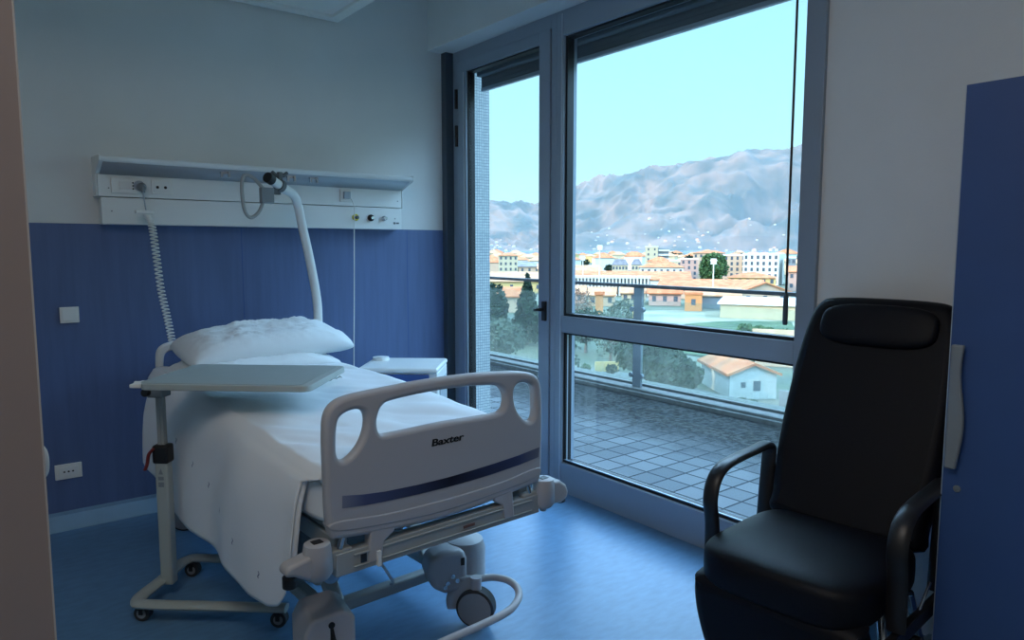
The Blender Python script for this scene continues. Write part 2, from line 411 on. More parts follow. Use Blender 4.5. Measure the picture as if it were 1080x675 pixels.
for x,y,z in ((x0+.05,-.105,.19),(x0+.06,-.1,.07),(x1-.03,-.105,.19)):
    m = MB(); m.cyl((x,y,z),(x,y-.0015,z),.0035,seg=8); m.build('screw', M['beddark'], T)
def tplate(name, px0,px1,z0,z1):
    m = MB(); m.box(px0-1.5,px1-1.5,-.116,-.104,z0-1.63,z1-1.63); return m.build(name, M['white'], T, bevel=.003)
p1 = tplate('double_socket', .66,.818,1.795,1.876)
m = MB(); m.box(-.80,-.745,-.119,-.115,.185,.228); m.build('socket_insert', M['white2'], p1, bevel=.002)
m = MB(); [m.cyl((-.735+0*k,-.1195,.19+.016*k),(-.735,-.1185,.19+.016*k),.0045,seg=8) for k in range(3)]; m.build('socket_hole', M['black'], p1)
m = MB(); m.cyl((-.705,-.118,.208),(-.705,-.112,.208),.028,seg=24); m.build('socket_well', M['recess'], p1)
p2 = tplate('single_socket', .855,.962,1.797,1.878)
m = MB(); m.box(-.60-.035,-.60+.045,-.119,-.115,.18,.235); m.build('socket_insert', M['white2'], p2, bevel=.002)
for a in (-.615,-.575):
    m = MB(); m.cyl((a,-.1195,.205),(a,-.1185,.205),.008,seg=10); m.build('socket_hole', M['black'], p2)
p3 = tplate('call_button_socket', 1.955,2.035,1.80,1.878)
m = MB(); m.box(.475,.52,-.135,-.115,.19,.235); m.build('connector', M['recess'], p3, bevel=.003)
for i,(x,cm,r) in enumerate(((2.064,'yellow',.022),(2.173,'black',.022),(2.271,'steel',.016))):
    m = MB(); m.tube([(x-1.5,-.10,.073),(x-1.5,-.112,.073),(x-1.5,-.116,.073)],[r,r,r*.8],24)
    g = m.build('gas_outlet', M[cm], T)
    m = MB(); m.tube([(x-1.5,-.115,.073),(x-1.5,-.135,.073),(x-1.5,-.138,.073)],[.011,.011,.008],16); m.build('outlet_valve', M['chrome' if i else 'beddark'], g)
m = MB(); m.cyl((.85,-.1005,.042),(.85,-.102,.042),.008,seg=16); m.box(.862,.885,-.1015,-.1005,.037,.047); m.cyl((.855,-.1005,.072),(.855,-.1015,.072),.004,seg=10)
m.build('maker_mark', M['beddark'], T)
for x in (-.28,.10,.24):
    m = MB(); m.box(x-.03,x-.02,-.235,-.215,.27,.30); m.box(x+.01,x+.02,-.235,-.215,.27,.305); m.box(x-.03,x+.02,-.222,-.214,.29,.302)
    m.build('rail_clip', M['chrome'], T)
# power cable of the bed with its plug, hook and coiled lead
C = thing('power_cable', (.80,4.19,1.83), 0, 'grey plug and coiled white power cord hanging from the left bedhead socket', 'cable')
m = MB(); m.tube([(0,.10,.0),(0,.07,.0),(0,.055,-.004)],[.023,.023,.014],20); m.cyl((0,.055,-.002),(0,.045,-.03),.010,seg=12); m.build('plug', M['handle'], C)
m = MB(); m.tube(smooth_pts([(0,.047,-.02),(.002,.04,-.07),(.01,.04,-.14)],4),.0035,8); m.build('straight_lead', M['recess'], C)
m = MB(); m.box(-.045,.045,.02,.06,-.145,-.125); m.build('cable_hook', M['white'], C, bevel=.006)
cen = smooth_pts([(.01,.04,-.15),(.03,.03,-.2),(.045,.03,-.36),(.06,.03,-.55),(.085,.02,-.72),(.10,0,-.86)],20)
pts = []; turns = 44; N = turns*12
for i in range(N+1):
    f = i/N*(len(cen)-1); k = min(int(f), len(cen)-2); c = cen[k].lerp(cen[k+1], f-k); a = 2*math.pi*turns*i/N
    pts.append(c + Vector((math.cos(a)*.017, math.sin(a)*.017, 0)))
m = MB(); m.tube(pts, .0042, 6); m.build('coiled_lead', M['white'], C)
m = MB(); m.tube(smooth_pts([(2.02,4.28,1.82),(2.035,4.27,1.76),(2.03,4.27,1.6),(2.03,4.29,1.2),(2.028,4.31,.8),(2.028,4.33,.35)],8),.0035,8)
tag(m.build('call_cord', M['white']), 'thin white call cord hanging from the bedhead unit to the bedside cabinet', 'cord')

# ================================================================== HOSPITAL BED
BO, BA = (1.290, 2.045), R(2.5)
def bedw(x, y, z=0):
    return Vector((BO[0]+x*math.cos(BA)-y*math.sin(BA), BO[1]+x*math.sin(BA)+y*math.cos(BA), z))
B = thing('hospital_bed', (BO[0],BO[1],0), BA, 'grey hospital bed on castors with a moulded plastic footboard, standing head to the wall', 'bed')
outer = smooth_pts([(-.434,.612,0),(-.446,.668,0),(-.449,.80,0),(-.449,.93,0),(-.442,.995,0),(-.415,1.03,0),(-.36,1.047,0),(-.25,1.054,0),(-.10,1.061,0),(.10,1.061,0),(.25,1.052,0),(.36,1.040,0),(.418,1.02,0),(.445,.98,0),(.452,.90,0),(.452,.78,0),(.449,.65,0),(.438,.605,0),(.40,.594,0),(.2,.575,0),(0,.566,0),(-.2,.575,0),(-.40,.597,0)],5,True)
hL = smooth_pts([(-.404,.963,0),(-.385,.99,0),(-.345,1.0,0),(-.315,.99,0),(-.305,.96,0),(-.312,.92,0),(-.330,.885,0),(-.358,.857,0),(-.382,.845,0),(-.402,.853,0),(-.410,.885,0)],5,True)
hR = [Vector((-p.x+.004,p.y,0)) for p in hL]
hM = smooth_pts([(-.266,.935,0),(-.262,.97,0),(-.245,.998,0),(-.21,1.010,0),(-.08,1.018,0),(.09,1.017,0),(.21,1.006,0),(.25,.99,0),(.268,.96,0),(.268,.93,0),(.252,.908,0),(.20,.900,0),(0,.905,0),(-.20,.902,0),(-.252,.906,0)],5,True)
fb = plate('footboard', [outer,hL,hM,hR], .042, .015, M['bedgrey'], B)
# lower moulded swell, stripe and lettering are pieces of the footboard
low = [Vector((p.x*.94, p.y,0)) for p in smooth_pts([(-.44,.625,0),(-.452,.66,0),(-.25,.642,0),(0,.636,0),(.25,.642,0),(.452,.66,0),(.44,.62,0),(.2,.60,0),(0,.592,0),(-.2,.60,0)],5,True)]
plate('lower_swell', [low], .047, .006, M['bedgrey'], fb)
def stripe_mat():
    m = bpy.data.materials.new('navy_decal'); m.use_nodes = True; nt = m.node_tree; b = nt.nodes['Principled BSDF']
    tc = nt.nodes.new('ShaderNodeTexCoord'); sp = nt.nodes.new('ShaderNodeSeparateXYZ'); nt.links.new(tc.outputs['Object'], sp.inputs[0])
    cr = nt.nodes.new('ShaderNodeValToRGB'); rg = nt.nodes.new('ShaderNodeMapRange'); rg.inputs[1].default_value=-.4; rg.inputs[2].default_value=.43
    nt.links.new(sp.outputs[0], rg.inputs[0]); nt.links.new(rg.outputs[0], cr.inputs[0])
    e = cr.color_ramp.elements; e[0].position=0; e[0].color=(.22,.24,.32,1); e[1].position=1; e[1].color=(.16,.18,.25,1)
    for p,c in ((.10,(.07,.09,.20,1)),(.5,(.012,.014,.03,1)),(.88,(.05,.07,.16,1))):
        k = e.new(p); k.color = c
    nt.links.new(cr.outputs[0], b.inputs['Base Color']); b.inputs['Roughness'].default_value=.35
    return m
st = [(-.397,.737),(-.32,.724),(-.243,.716),(-.12,.711),(0,.710),(.10,.713),(.212,.718),(.33,.726),(.433,.738),(.428,.700),(.33,.689),(.212,.681),(.1,.677),(0,.676),(-.12,.678),(-.244,.683),(-.32,.688),(-.398,.697)]
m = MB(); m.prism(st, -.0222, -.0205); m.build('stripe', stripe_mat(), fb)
lt = [text('lettering', 'Baxter', .046, M['gasket'], fb, Matrix.Translation((.002+dx_,-.0215,.842+dz_)) @ Matrix.Rotation(R(90),4,'X') @ Matrix.Diagonal((1.08,.74,1,1)), bold=.0008, shear=.12) for dx_,dz_ in ((-.0008,0),(.0008,0),(0,.0005))]
tb = bmesh.new()
for q_ in lt: tb.from_mesh(q_.data)
tb.to_mesh(lt[0].data); tb.free()
for q_ in lt[1:]: bpy.data.objects.remove(q_)
# headboard: smaller, lighter frame of the same pattern
sc = lambda L: [Vector((p.x*.93+.02, 1.01-(1.06-p.y)*.95,0)) for p in L]
hb = plate('headboard', [sc(outer),sc(hL),sc(hM),sc(hR)], .035, .012, M['white2'], B, y=2.12)
# deck and under-frame
m = MB()
m.box(-.40,.40,.06,2.06,.592,.622)
m.build('mattress_deck', M['bedmet'], B, bevel=.01)
for s in (-1,1):
    m = MB(); m.box(s*.385-.022,s*.385+.022,.02,2.12,.53,.59); m.build('side_rail', M['bedmet'], B, bevel=.006)
m = MB(); m.box(-.42,.44,-.015,.03,.475,.548); m.box(-.36,.40,-.0195,-.014,.528,.536); m.box(-.36,.40,-.0195,-.014,.49,.496)
cb = m.build('foot_crossbar', M['bedmet'], B, bevel=.004)
m = MB(); m.box(-.335,-.315,-.0185,-.012,.50,.53); m.build('indicator_window', M['black'], cb)
m = MB(); m.box(.07,.12,-.0205,-.0185,.507,.517); m.build('warning_sticker', mat('faded_red_print',(.16,.08,.07),.6), cb)
m = MB(); m.box(-.28,-.268,-.03,-.012,.475,.525); m.build('small_latch', M['white'], cb)
for s in (-1,1):    # brackets that carry the footboard
    m = MB(); m.prism([(s*.30,.60),(s*.21,.60),(s*.21,.575),(s*.25,.55),(s*.26,.49),(s*.31,.49)], -.02,.02); m.build('footboard_bracket', M['bedgrey'], B, bevel=.006)
    # corner bumper: socket post, arm and roller
    k = m = MB(); m.tube([(s*.475,0,.488),(s*.475,0,.505),(s*.475,0,.575),(s*.475,0,.598),(s*.475,0,.602)],[.034,.046,.044,.040,.034],22)
    p = m.build('corner_socket', M['bedgrey'], B)
    m = MB(); m.box(s*.475-.016,s*.475+.016,-.014,.014,.6018,.604); m.build('socket_opening', M['black'], p)
    m = MB(); m.prism([(s*.47,.50),(s*.47,.585),(s*.52,.572),(s*.572,.562),(s*.588,.553),(s*.588,.53),(s*.56,.524),(s*.52,.50)] if s<0 else [(s*.47,.50),(s*.47,.59),(s*.54,.585),(s*.575,.56),(s*.588,.53),(s*.585,.505),(s*.55,.49)],-.03,.03)
    m.build('bumper_arm', M['bedgrey'], p, bevel=.012)
    m = MB(); m.cyl((s*.565,0,.485),(s*.565,0,.522),.024 if s>0 else .022,seg=18) ; m.build('bumper_roller', M['black'], p, bevel=.004)
    m = MB(); m.box(min(s*.36,s*.45),max(s*.36,s*.45),-.01,.035,.50,.56); m.cyl((s*.475,0,.468),(s*.475,0,.49),.014); m.build('socket_bracket', M['bedmet'], p, bevel=.006)
    m = MB(); m.tube(smooth_pts([(s*.40,.0,.56),(s*.385,.0,.605),(s*.37,.0,.60)],4),.010,10); m.build('release_catch', M['chrome'], p)
# lift column housing and scissor arms
m = MB(); m.hexa([(-.34,.55,.24),(.12,.50,.24),(-.34,1.35,.24),(.12,1.35,.24),(-.36,.45,.50),(.16,.42,.50),(-.36,1.4,.50),(.16,1.4,.50)])
m.build('lift_housing', M['beddark'], B, bevel=.03)
for s in (-1,1):
    m = MB(); m.hexa([(s*.22-.03,.36,.14),(s*.22+.03,.36,.14),(s*.22-.03,.42,.16),(s*.22+.03,.42,.16),(s*.22-.03,.78,.56),(s*.22+.03,.78,.56),(s*.22-.03,.84,.56),(s*.22+.03,.84,.56)])
    m.build('lift_arm', M['bedmet'], B, bevel=.008)
    m = MB(); m.box(s*.27-.025,s*.27+.025,.36,1.85,.125,.175); m.build('chassis_rail', M['bedmet'], B, bevel=.008)
for y in (.40,1.82):
    m = MB(); m.box(-.34,.27,y-.022,y+.022,.125,.172); m.build('chassis_crossbar', M['bedmet'], B, bevel=.008)
def caster(x, y, ang, s):
    c = bpy.data.objects.new('castor', None); COL.objects.link(c); c.parent = B; c.location = (x,y,0)
    R_ = Matrix.Rotation(ang,4,'Z')
    m = MB(); m.M = R_; m.tube([(-.028,0,.077),(-.024,0,.077),(.024,0,.077),(.028,0,.077)],[.069,.077,.077,.069],36); m.build('wheel', M['rubber'], c)
    m = MB(); m.M = R_; m.tube([(-.033,0,.077),(-.031,0,.077),(.031,0,.077),(.033,0,.077)],[.056,.067,.067,.056],36)
    m.box(-.0345,-.032,-.045,.02,.068,.088); m.build('wheel_cover', M['wheelgrey'], c)
    m = MB(); m.M = R_; m.tube([(0,-.0,.14),(0,0,.20)],[.022,.022],16)
    m.tube(smooth_pts([(0,.085,.06),(0,.088,.10),(0,.06,.145),(0,.0,.165)],4),[.018]*13,10,squash=(2.0,.5)); m.build('fork', M['bedgrey'], c)
    return c
for (x,y,a,s) in ((.265,.165,R(38),1),(-.33,.20,R(200),-1),(.27,1.95,R(10),1),(-.33,1.95,R(60),-1)): caster(x,y,a,s)
# right castor housing with cowl; left one with cable slot
def housing(s):
    x = .21 if s>0 else -.33
    if s>0:
        m = MB(); m.prism([(-.07,-.06),(-.09,.0),(-.08,.06),(-.03,.085),(.06,.08),(.075,.04),(.075,-.05),(.04,-.09),(-.02,-.09)],-.05,.06)
        m.M = Matrix()
        h = m.build('castor_housing', M['bedgrey'], B, bevel=.02, bseg=4); h.location = (.195,.27,.225); h.rotation_euler=(0,0,R(-18))
        q = MB(); q.tube([(.02,.03,-.06),(.02,.03,.05),(.02,.03,.085),(.02,.03,.098)],[.085,.085,.075,.04],26); q.build('cowl', M['bedgrey'], h).location=(.075,.02,.0)
        for a,b in ((-.01,-.045),(.03,-.04),(.012,-.02),(-.02,-.06)):
            q = MB(); q.cyl((a,-.0495,b),(a,-.054,b),.009,seg=14); q.build('screw', M['steel'], h)
        q = MB(); q.box(.045,.06,-.053,-.048,.02,.05); q.build('slot', M['black'], h)
    else:
        m = MB(); m.prism([(-.085,-.18),(-.085,-.005),(-.06,.042),(.045,.05),(.085,.02),(.085,-.18)],-.09,.09)
        h = m.build('castor_housing', M['bedgrey'], B, bevel=.012, bseg=4); h.location = (-.385,.165,.262); h.rotation_euler=(0,0,R(-10))
        q = MB(); q.box(-.002,.008,-.093,-.088,-.06,.015); q.cyl((.003,-.0935,.012),(.003,-.09,.012),.011,seg=12); q.build('slot', M['black'], h)
        q = MB(); q.tube(smooth_pts([(.005,-.092,.0),(.012,-.11,-.05),(.03,-.12,-.10),(.05,-.12,-.14)],5),.004,8); q.build('brake_cable', M['black'], h)
    return h
housing(1); housing(-1)
# brake bar: one tube looping round both castors
bar = smooth_pts([(.17,.25,.20),(.27,.195,.178),(.345,.16,.175),(.385,.11,.168),(.385,.05,.155),(.34,.0,.14),(.24,-.03,.13),(.0,-.03,.125),(-.24,-.03,.125),(-.36,-.0,.13),(-.42,.05,.14)],7)
m = MB(); m.tube(bar,.0145,14); m.build('brake_bar', M['bedgrey'], B)
m = MB(); m.tube(smooth_pts([(-.26,.0,.48),(-.22,.02,.42),(-.18,.05,.36),(-.16,.1,.33)],6),.005,8); m.build('hanging_lead', M['recess'], B)
m = MB(); m.tube([(-.42,.07,.52),(-.40,.10,.46),(-.37,.12,.42)],[.03,.034,.03],16); m.cyl((-.40,.07,.455),(-.405,.05,.46),.02,seg=16); m.build('blue_pull_knob', mat('pale_blue_plastic',(.25,.42,.6),.4), B)
# lifting pole
def bl(x, y, z):    # world -> bed local
    dx, dy = x-BO[0], y-BO[1]; return (dx*math.cos(BA)+dy*math.sin(BA), -dx*math.sin(BA)+dy*math.cos(BA), z)
pp = [bl(*p) for p in ((1.70,4.10,.56),(1.70,4.10,1.02),(1.695,4.10,1.20),(1.655,4.10,1.45),(1.612,4.09,1.64),(1.585,4.07,1.745),(1.545,4.03,1.805),(1.47,3.97,1.835),(1.37,3.90,1.875))]
m = MB(); m.tube(smooth_pts(pp,6),.026,16); LP = m.build('lifting_pole', M['white2'], B)
a, b = Vector(pp[-1]), Vector(pp[-2]); d = (a-b).normalized()
m = MB(); m.cyl(a-d*.01,a+d*.035,.029,seg=20); m.build('end_cap', M['black'], LP, bevel=.004)
m = MB(); c = a-d*.085; m.tube([c-d*.014,c+d*.014],[.036,.036],20); m.box(c.x-.012,c.x+.012,c.y-.012,c.y+.012,c.z+.02,c.z+.075); m.tube([c+Vector((-.045,0,.075)),c+Vector((-.02,0,.055)),c+Vector((.02,0,.055)),c+Vector((.045,0,.075))],.010,10)
m.box(c.x-.05,c.x+.0,c.y-.012,c.y+.012,c.z-.05,c.z-.02)
m.build('clamp', M['beddark'], LP, bevel=.003)
P0 = lambda x,y,z: bl(x,y,z)
m = MB(); lo = smooth_pts([P0(1.345,3.9,1.80),P0(1.29,3.9,1.865),P0(1.25,3.9,1.89),P0(1.222,3.9,1.88),P0(1.213,3.9,1.82),P0(1.218,3.9,1.73),P0(1.235,3.9,1.68),P0(1.262,3.9,1.668),P0(1.30,3.9,1.70),P0(1.325,3.9,1.755),P0(1.345,3.9,1.80)],5)
m.tube(lo,.010,12); m.build('grip_handle', M['bedmet'], LP)
m = MB(); m.box(*[v for v in (1.315-BO[0],1.385-BO[0])], 1.98-.15, 1.98-.11, 1.745, 1.83); 
bx = m.build('strap_buckle', M['handle'], LP, bevel=.004)
bx.location = (bl(0,0,0)[0]-bl(0,0,0)[0]+.075, .0, 0)

# mattress
def mt(y):
    t = min(max(y/1.3,0),1); t = t*t*(3-2*t); return .795+.062*t
X = thing('mattress', (BO[0],BO[1],0), BA, 'thick mattress in a white fitted cover lying on the hospital bed', 'mattress')
m = MB()
def mfn(u,v):
    a = u*4; 
    return Vector((0,0,0))
n = 26
V = []
for j in range(n):
    y = .035+2.03*j/(n-1); zt = mt(y); e = .02 if j in (0,n-1) else 0
    V.append([m.bm.verts.new((x,y,z)) for x,z in ((-.447+e,.645),(-.445+e,zt-.03),(-.41+e,zt-e),(-.2,zt-e*.6),(0,zt-e*.6),(.2,zt-e*.6),(.41-e,zt-e),(.44-e,zt-.03),(.440-e,.645),(.41-e,.626),(0,.626),(-.42+e,.626))])
for j in range(n-1):
    for i in range(12): m.bm.faces.new((V[j][i],V[j][(i+1)%12],V[j+1][(i+1)%12],V[j+1][i]))
m.bm.faces.new(V[0]); m.bm.faces.new(V[-1])
mo = m.build('ticking', M['sheet'], X, bevel=.012)

# sheet
def interp(t, xs, ys):
    if t <= xs[0]: return ys[0]
    for a in range(len(xs)-1):
        if t <= xs[a+1]:
            f = (t-xs[a])/(xs[a+1]-xs[a]); return ys[a]+(ys[a+1]-ys[a])*f
    return ys[-1]
def zb(y): return interp(y, [.12,.15,.20,.27,.4,.8,1.2,1.5,1.82,1.88,1.93,2.1], [.48,.40,.345,.318,.31,.325,.33,.345,.42,.47,.62,.74])
NR, NT, ND, NY = 8, 56, 42, 110
def sheet(u, v):
    k = u*(NR+NT+ND-1); rows = v*(NY-1)
    foot = rows < 5
    yv = max(0,(rows-5))/(NY-6)
    if k < NR:                      # right tuck
        f = k/NR; y = .032+yv*2.0; z = mt(y)-.11*(1-f); x = .452-.004*f
        if f > .8: x -= .01*(f-.8)*5
    elif k < NR+NT:                 # top
        f = (k-NR)/NT; y = .032+yv*2.0; x = .440-.885*f; z = mt(y)+.008
        edge = min(f,1-f)*.885
        if edge < .02: z -= .02*(1-edge/.02)**2
        p = Vector((x*2.2+y*.9, y*1.2-x*1.6, 3.1))
        w = noise.noise(p*1.6)*.012 + abs(noise.noise(Vector((x*3+y*3.4, (y-x)*1.1, 7))))*.030 + abs(noise.noise(Vector((x*7+y*6, (y-x)*2.1, 17))))*.014 - .010
        w += noise.noise(Vector((x*11,y*6,1)))*.0035
        z += w*min(1,edge/.06)+.003
    else:                           # hanging side
        t = (k-NR-NT)/(ND-1); y0 = .032+.080*min(1,t*14)
        y = y0+yv*(2.032-y0)
        L = mt(y)-zb(y); d = t*L
        bul = .080 if y < 1.85 else max(.01,.080-.5*(y-1.85))
        x = -.446-bul*(1-math.exp(-d/.13))-.01*min(1,d/.02)
        z = mt(y)-.012-d
        fold = (math.sin(y*9+2.2*noise.noise(Vector((y*2,0,5))))*.014+noise.noise(Vector((y*5,d*2.5,2)))*.016)*min(1,d/.18)
        x += fold; y += noise.noise(Vector((y*4,d*3,9)))*.012*t*min(1,yv*20)
        y += .05*t*max(0,1-yv/.12)*0
    if foot:                        # turned down over the foot end / free front edge of the drape
        q = (5-rows)/5
        if k < NR+NT: z -= q*.155; y -= .008*q; 
        else: x += .022*q*q; y += .008*math.sin(q*3.1)
    return Vector((x,y,z))
m = MB(); m.grid(NR+NT+ND, NY, sheet)
s_ = m.build('bed_sheet', M['sheet'], None, solid=.003, ang=180)
s_.location = (BO[0],BO[1],.002); s_.rotation_euler = (0,0,BA)
tag(s_, 'rumpled white sheet with small printed marks draping down the side of the hospital bed', 'sheet')
# small printed marks woven along the hem
for (y,z) in ((1.28,.66),(1.08,.60),(.92,.55),(.74,.50),(.56,.44),(.33,.395)):
    mk = MB(); pts_ = []
    for k in range(9):
        f = k/8; pts_.append((0, y+.004*math.sin(f*7), z-.012+.024*f))
    for k in range(8):
        a_, b_ = pts_[k], pts_[k+1]; mk.quad((0,a_[1]-.003,a_[2]),(0,a_[1]+.003,a_[2]),(0,b_[1]+.003,b_[2]),(0,b_[1]-.003,b_[2]))
    bmesh.ops.remove_doubles(mk.bm, verts=mk.bm.verts, dist=.0001)
    pm = mk.build('printed_mark', M['ink'], s_, smooth=False); pm.location = (-.7,0,0)
    sw = pm.modifiers.new('w','SHRINKWRAP'); sw.target = s_; sw.wrap_method = 'PROJECT'; sw.use_project_x = True; sw.use_project_y = False; sw.use_project_z = False
    sw.use_positive_direction = True; sw.use_negative_direction = False; sw.offset = .002

def pillow(name, loc, rz, w, d, h, seed, label, tilt=0., roll=0.):
    t = MB()
    def surf(sgn):
        def f(u,v):
            a, b = u*2-1, v*2-1
            px = w/2*a*(1-.06*(1-b*b)*abs(a)**6*0-.05*b*b*(1-abs(a)**3)*0) ; py = d/2*b
            px = w/2*a*(1-.05*(1-b*b)); py = d/2*b*(1-.07*(1-a*a))
            k_ = 1-.10*(abs(a)*abs(b))**3; px *= k_; py *= k_
            hh = h*((1-abs(a)**3.2)*(1-abs(b)**2.6))**.5*.5
            rr = (noise.noise(Vector((a*3+seed,b*2,sgn)))*.024+abs(noise.noise(Vector((a*9+b*5+seed,b*4-a*3,sgn))))*.024+abs(noise.noise(Vector((a*17-b*6+seed,b*6+a*5,sgn))))*.004)*(1-abs(a)**4)*(1-abs(b)**4)
            sag = -.03*abs(a)**3
            return Vector((px,py,sgn*hh+rr*(1 if sgn>0 else .4)+sag))
        return f
    t.grid(64,40,surf(1)); t.grid(64,40,surf(-1))
    bmesh.ops.remove_doubles(t.bm, verts=t.bm.verts, dist=.0008)
    o = t.build(name, M['pillow'], None, ang=180)
    o.location = loc; o.rotation_euler = (tilt,roll,rz); tag(o, label, 'pillow'); return o
pillow('pillow', (1.235,3.85,.888), R(3), .92,.42,.11, 3., 'flatter white pillow lying underneath on the bed at its head')
pillow('pillow', (1.315,3.90,.995), R(4), .97,.43,.18, 11., 'plump creased white pillow, the upper one of the two at the bed head', tilt=R(10), roll=R(-1))
# clear wrapper on the sheet
m = MB()
m.grid(22,16,lambda u,v: Vector(((u-.5)*.20,(v-.5)*.12,.012+abs(noise.noise(Vector((u*5,v*4,3))))*.035)))
wr = m.build('plastic_wrapper', M['railglass'], None, solid=.001); wr.location = (*bedw(.07,1.13)[:2], mt(1.13)+.012); wr.rotation_euler=(0,0,R(25))
tag(wr, 'small crumpled clear plastic wrapper lying on the sheet behind the overbed table', 'wrapper')

# ================================================================== OVERBED TABLE
ot = thing('overbed_table', (.635,3.23,0), R(-41.8), 'grey wheeled overbed table with its column beside the bed and top over the sheet', 'overbed table')
m = MB(); o_ = []
for cx,cy,a0 in ((.69,.20,0),(.09,.20,90),(.09,-.20,180),(.69,-.20,270)):
    for k in range(6): o_.append((cx+.04*math.cos(R(a0+18*k)), cy+.04*math.sin(R(a0+18*k))))
m.prism(o_, .955,.98, plane='xy'); m.build('table_top', M['tabframe'], ot, bevel=.004)
m = MB(); m.prism([(.37+(a-.39)*.96-.0, b*.95) for a,b in o_], .9795,.9815, plane='xy'); m.build('laminate_surface', M['tabtop'], ot)
m = MB(); m.box(.0,.045,-.21,-.12,.957,.972); m.cyl((-.005,-.165,.965),(.03,-.165,.965),.012,seg=12); m.build('tilt_lever', M['white'], ot, bevel=.003)
m = MB(); m.box(-.03,.30,-.028,.028,.925,.956); m.box(-.04,.03,-.034,.034,.88,.94); m.build('top_bracket', M['handle'], ot, bevel=.006)
m = MB(); m.cyl((-.035,-.03,.905),(-.035,-.055,.905),.016,seg=14); m.cyl((.03,-.03,.93),(.03,-.05,.93),.010,seg=12); m.build('clamp_knob', M['black'], ot)
m = MB(); m.box(-.015,.015,-.013,.013,.61,.90); m.box(-.003,.003,-.0155,-.012,.61,.89); m.build('inner_column', M['bedmet'], ot, bevel=.004)
m = MB(); m.box(-.027,.027,-.024,.024,.06,.61); m.build('outer_column', M['tabframe'], ot, bevel=.008)
m = MB(); m.box(-.034,.034,-.030,.030,.595,.675); co = m.build('column_collar', M['black'], ot, bevel=.01)
m = MB(); m.tube(smooth_pts([(-.02,-.032,.665),(-.040,-.038,.64),(-.048,-.040,.60),(-.056,-.044,.575)],5),.011,10,squash=(1.5,.6)); m.build('release_lever', M['red'], co)
m = MB(); m.prism([(-.010,.55),(.010,.55),(0,.575)],-.0255,-.0235); m.box(-.012,.012,-.0255,-.0235,.525,.540); m.box(-.012,.012,-.0255,-.0235,.495,.516); m.build('column_label', M['handle'], ot)
m = MB(); pth = smooth_pts([(.60,-.205,.075),(.30,-.21,.075),(.03,-.215,.075),(-.02,-.195,.075),(-.035,-.14,.075),(-.03,0,.075),(-.035,.14,.075),(-.02,.195,.075),(.03,.215,.075),(.30,.21,.075),(.60,.205,.075)],6)
m.tube(pth,.022,12,squash=(1.35,.75)); m.build('base_frame', M['tabframe'], ot)
for x,y in ((-.0,-.195),(-.0,.195),(.57,-.205),(.57,.205)):
    m = MB(); m.tube([(x,y-.016,.032),(x,y+.016,.032)],[.032,.032],22); w = m.build('castor', M['rubber'], ot)
    m = MB(); m.tube([(x,y-.019,.032),(x,y+.019,.032)],[.019,.019],18); m.build('hub', M['wheelgrey'], w)
    m = MB(); m.box(x-.012,x+.012,y-.024,y+.024,.05,.066); m.box(x-.008,x+.008,y-.024,y-.020,.03,.06); m.box(x-.008,x+.008,y+.020,y+.024,.03,.06); m.build('fork', M['black'], w)

# ================================================================== BEDSIDE CABINET
ns = thing('bedside_cabinet', (2.065,3.775,0), R(-40.9), 'white bedside cabinet with a blue drawer standing between bed and window', 'cabinet')
hw = .238; dp = .40
m = MB(); m.box(-hw,hw,.0,dp,.10,.748); m.build('body', M['white2'], ns, bevel=.008)
m = MB(); m.box(-hw-.012,hw+.004,-.02,dp+.01,.748,.780)
m.build('top', M['white2'], ns, bevel=.014, bseg=4)
m = MB(); m.tube([(-hw+.06,.30,.775),(-hw+.06,.30,.80),(-hw+.06,.30,.802),(-hw+.06,.30,.78)],[.055,.052,.040,.038],26); m.build('cup_ring', M['white2'], ns)
m = MB(); m.box(-hw+.035,hw-.05,-.018,.002,.60,.742); dr = m.build('drawer', M['nsblue'], ns, bevel=.006)
m = MB(); m.box(-.08,.08,-.03,-.018,.605,.62); m.build('drawer_pull', M['white2'], dr, bevel=.004)
m = MB(); m.box(-hw+.035,hw-.05,-.018,.002,.14,.585); dd = m.build('door', M['nsblue'], ns, bevel=.006)
m = MB(); m.box(-.08,.08,-.03,-.018,.55,.565); m.build('door_pull', M['white2'], dd, bevel=.004)
m = MB(); m.box(hw-.001,hw+.005,.08,dp-.05,.16,.69); m.build('side_panel', M['recess'], ns, bevel=.004)
for x in (-.19,.19):
    for y in (.05,.35):
        m = MB(); m.cyl((x-.014,y,.035),(x+.014,y,.035),.035,seg=20); w = m.build('castor', M['rubber'], ns)
        m = MB(); m.box(x-.02,x+.02,y-.018,y+.018,.06,.10); m.build('castor_bracket', M['handle'], w)

# ================================================================== RECLINER CHAIR
ch = thing('recliner_chair', (2.205,1.205,0), R(4.5), 'black leatherette high-backed recliner armchair with legrest beside the window', 'armchair')
def puff(mb, x0,x1,y0,y1,z0,z1, e=3.0, nx=18, ny=18, crown=.02):
    """rounded cushion: superellipsoid"""
    cx,cy,cz = (x0+x1)/2,(y0+y1)/2,(z0+z1)/2; a,b,c = (x1-x0)/2,(y1-y0)/2,(z1-z0)/2
    def f(u,v):
        th = (u-.5)*2*math.pi; ph = (v-.5)*math.pi
        p = lambda t: math.copysign(abs(t)**(2/e), t)
        return Vector((cx+a*p(math.cos(ph))*p(math.cos(th)), cy+b*p(math.cos(ph))*p(math.sin(th)), cz+c*p(math.sin(ph))))
    mb.grid(nx*2+1, ny+1, f); return mb
m = MB(); puff(m, -.29,.30,-.28,.28,.355,.525,4.6,28,24)
bmesh.ops.remove_doubles(m.bm, verts=m.bm.verts, dist=.0005)
m.build('seat', M['leather'], ch, ang=180)
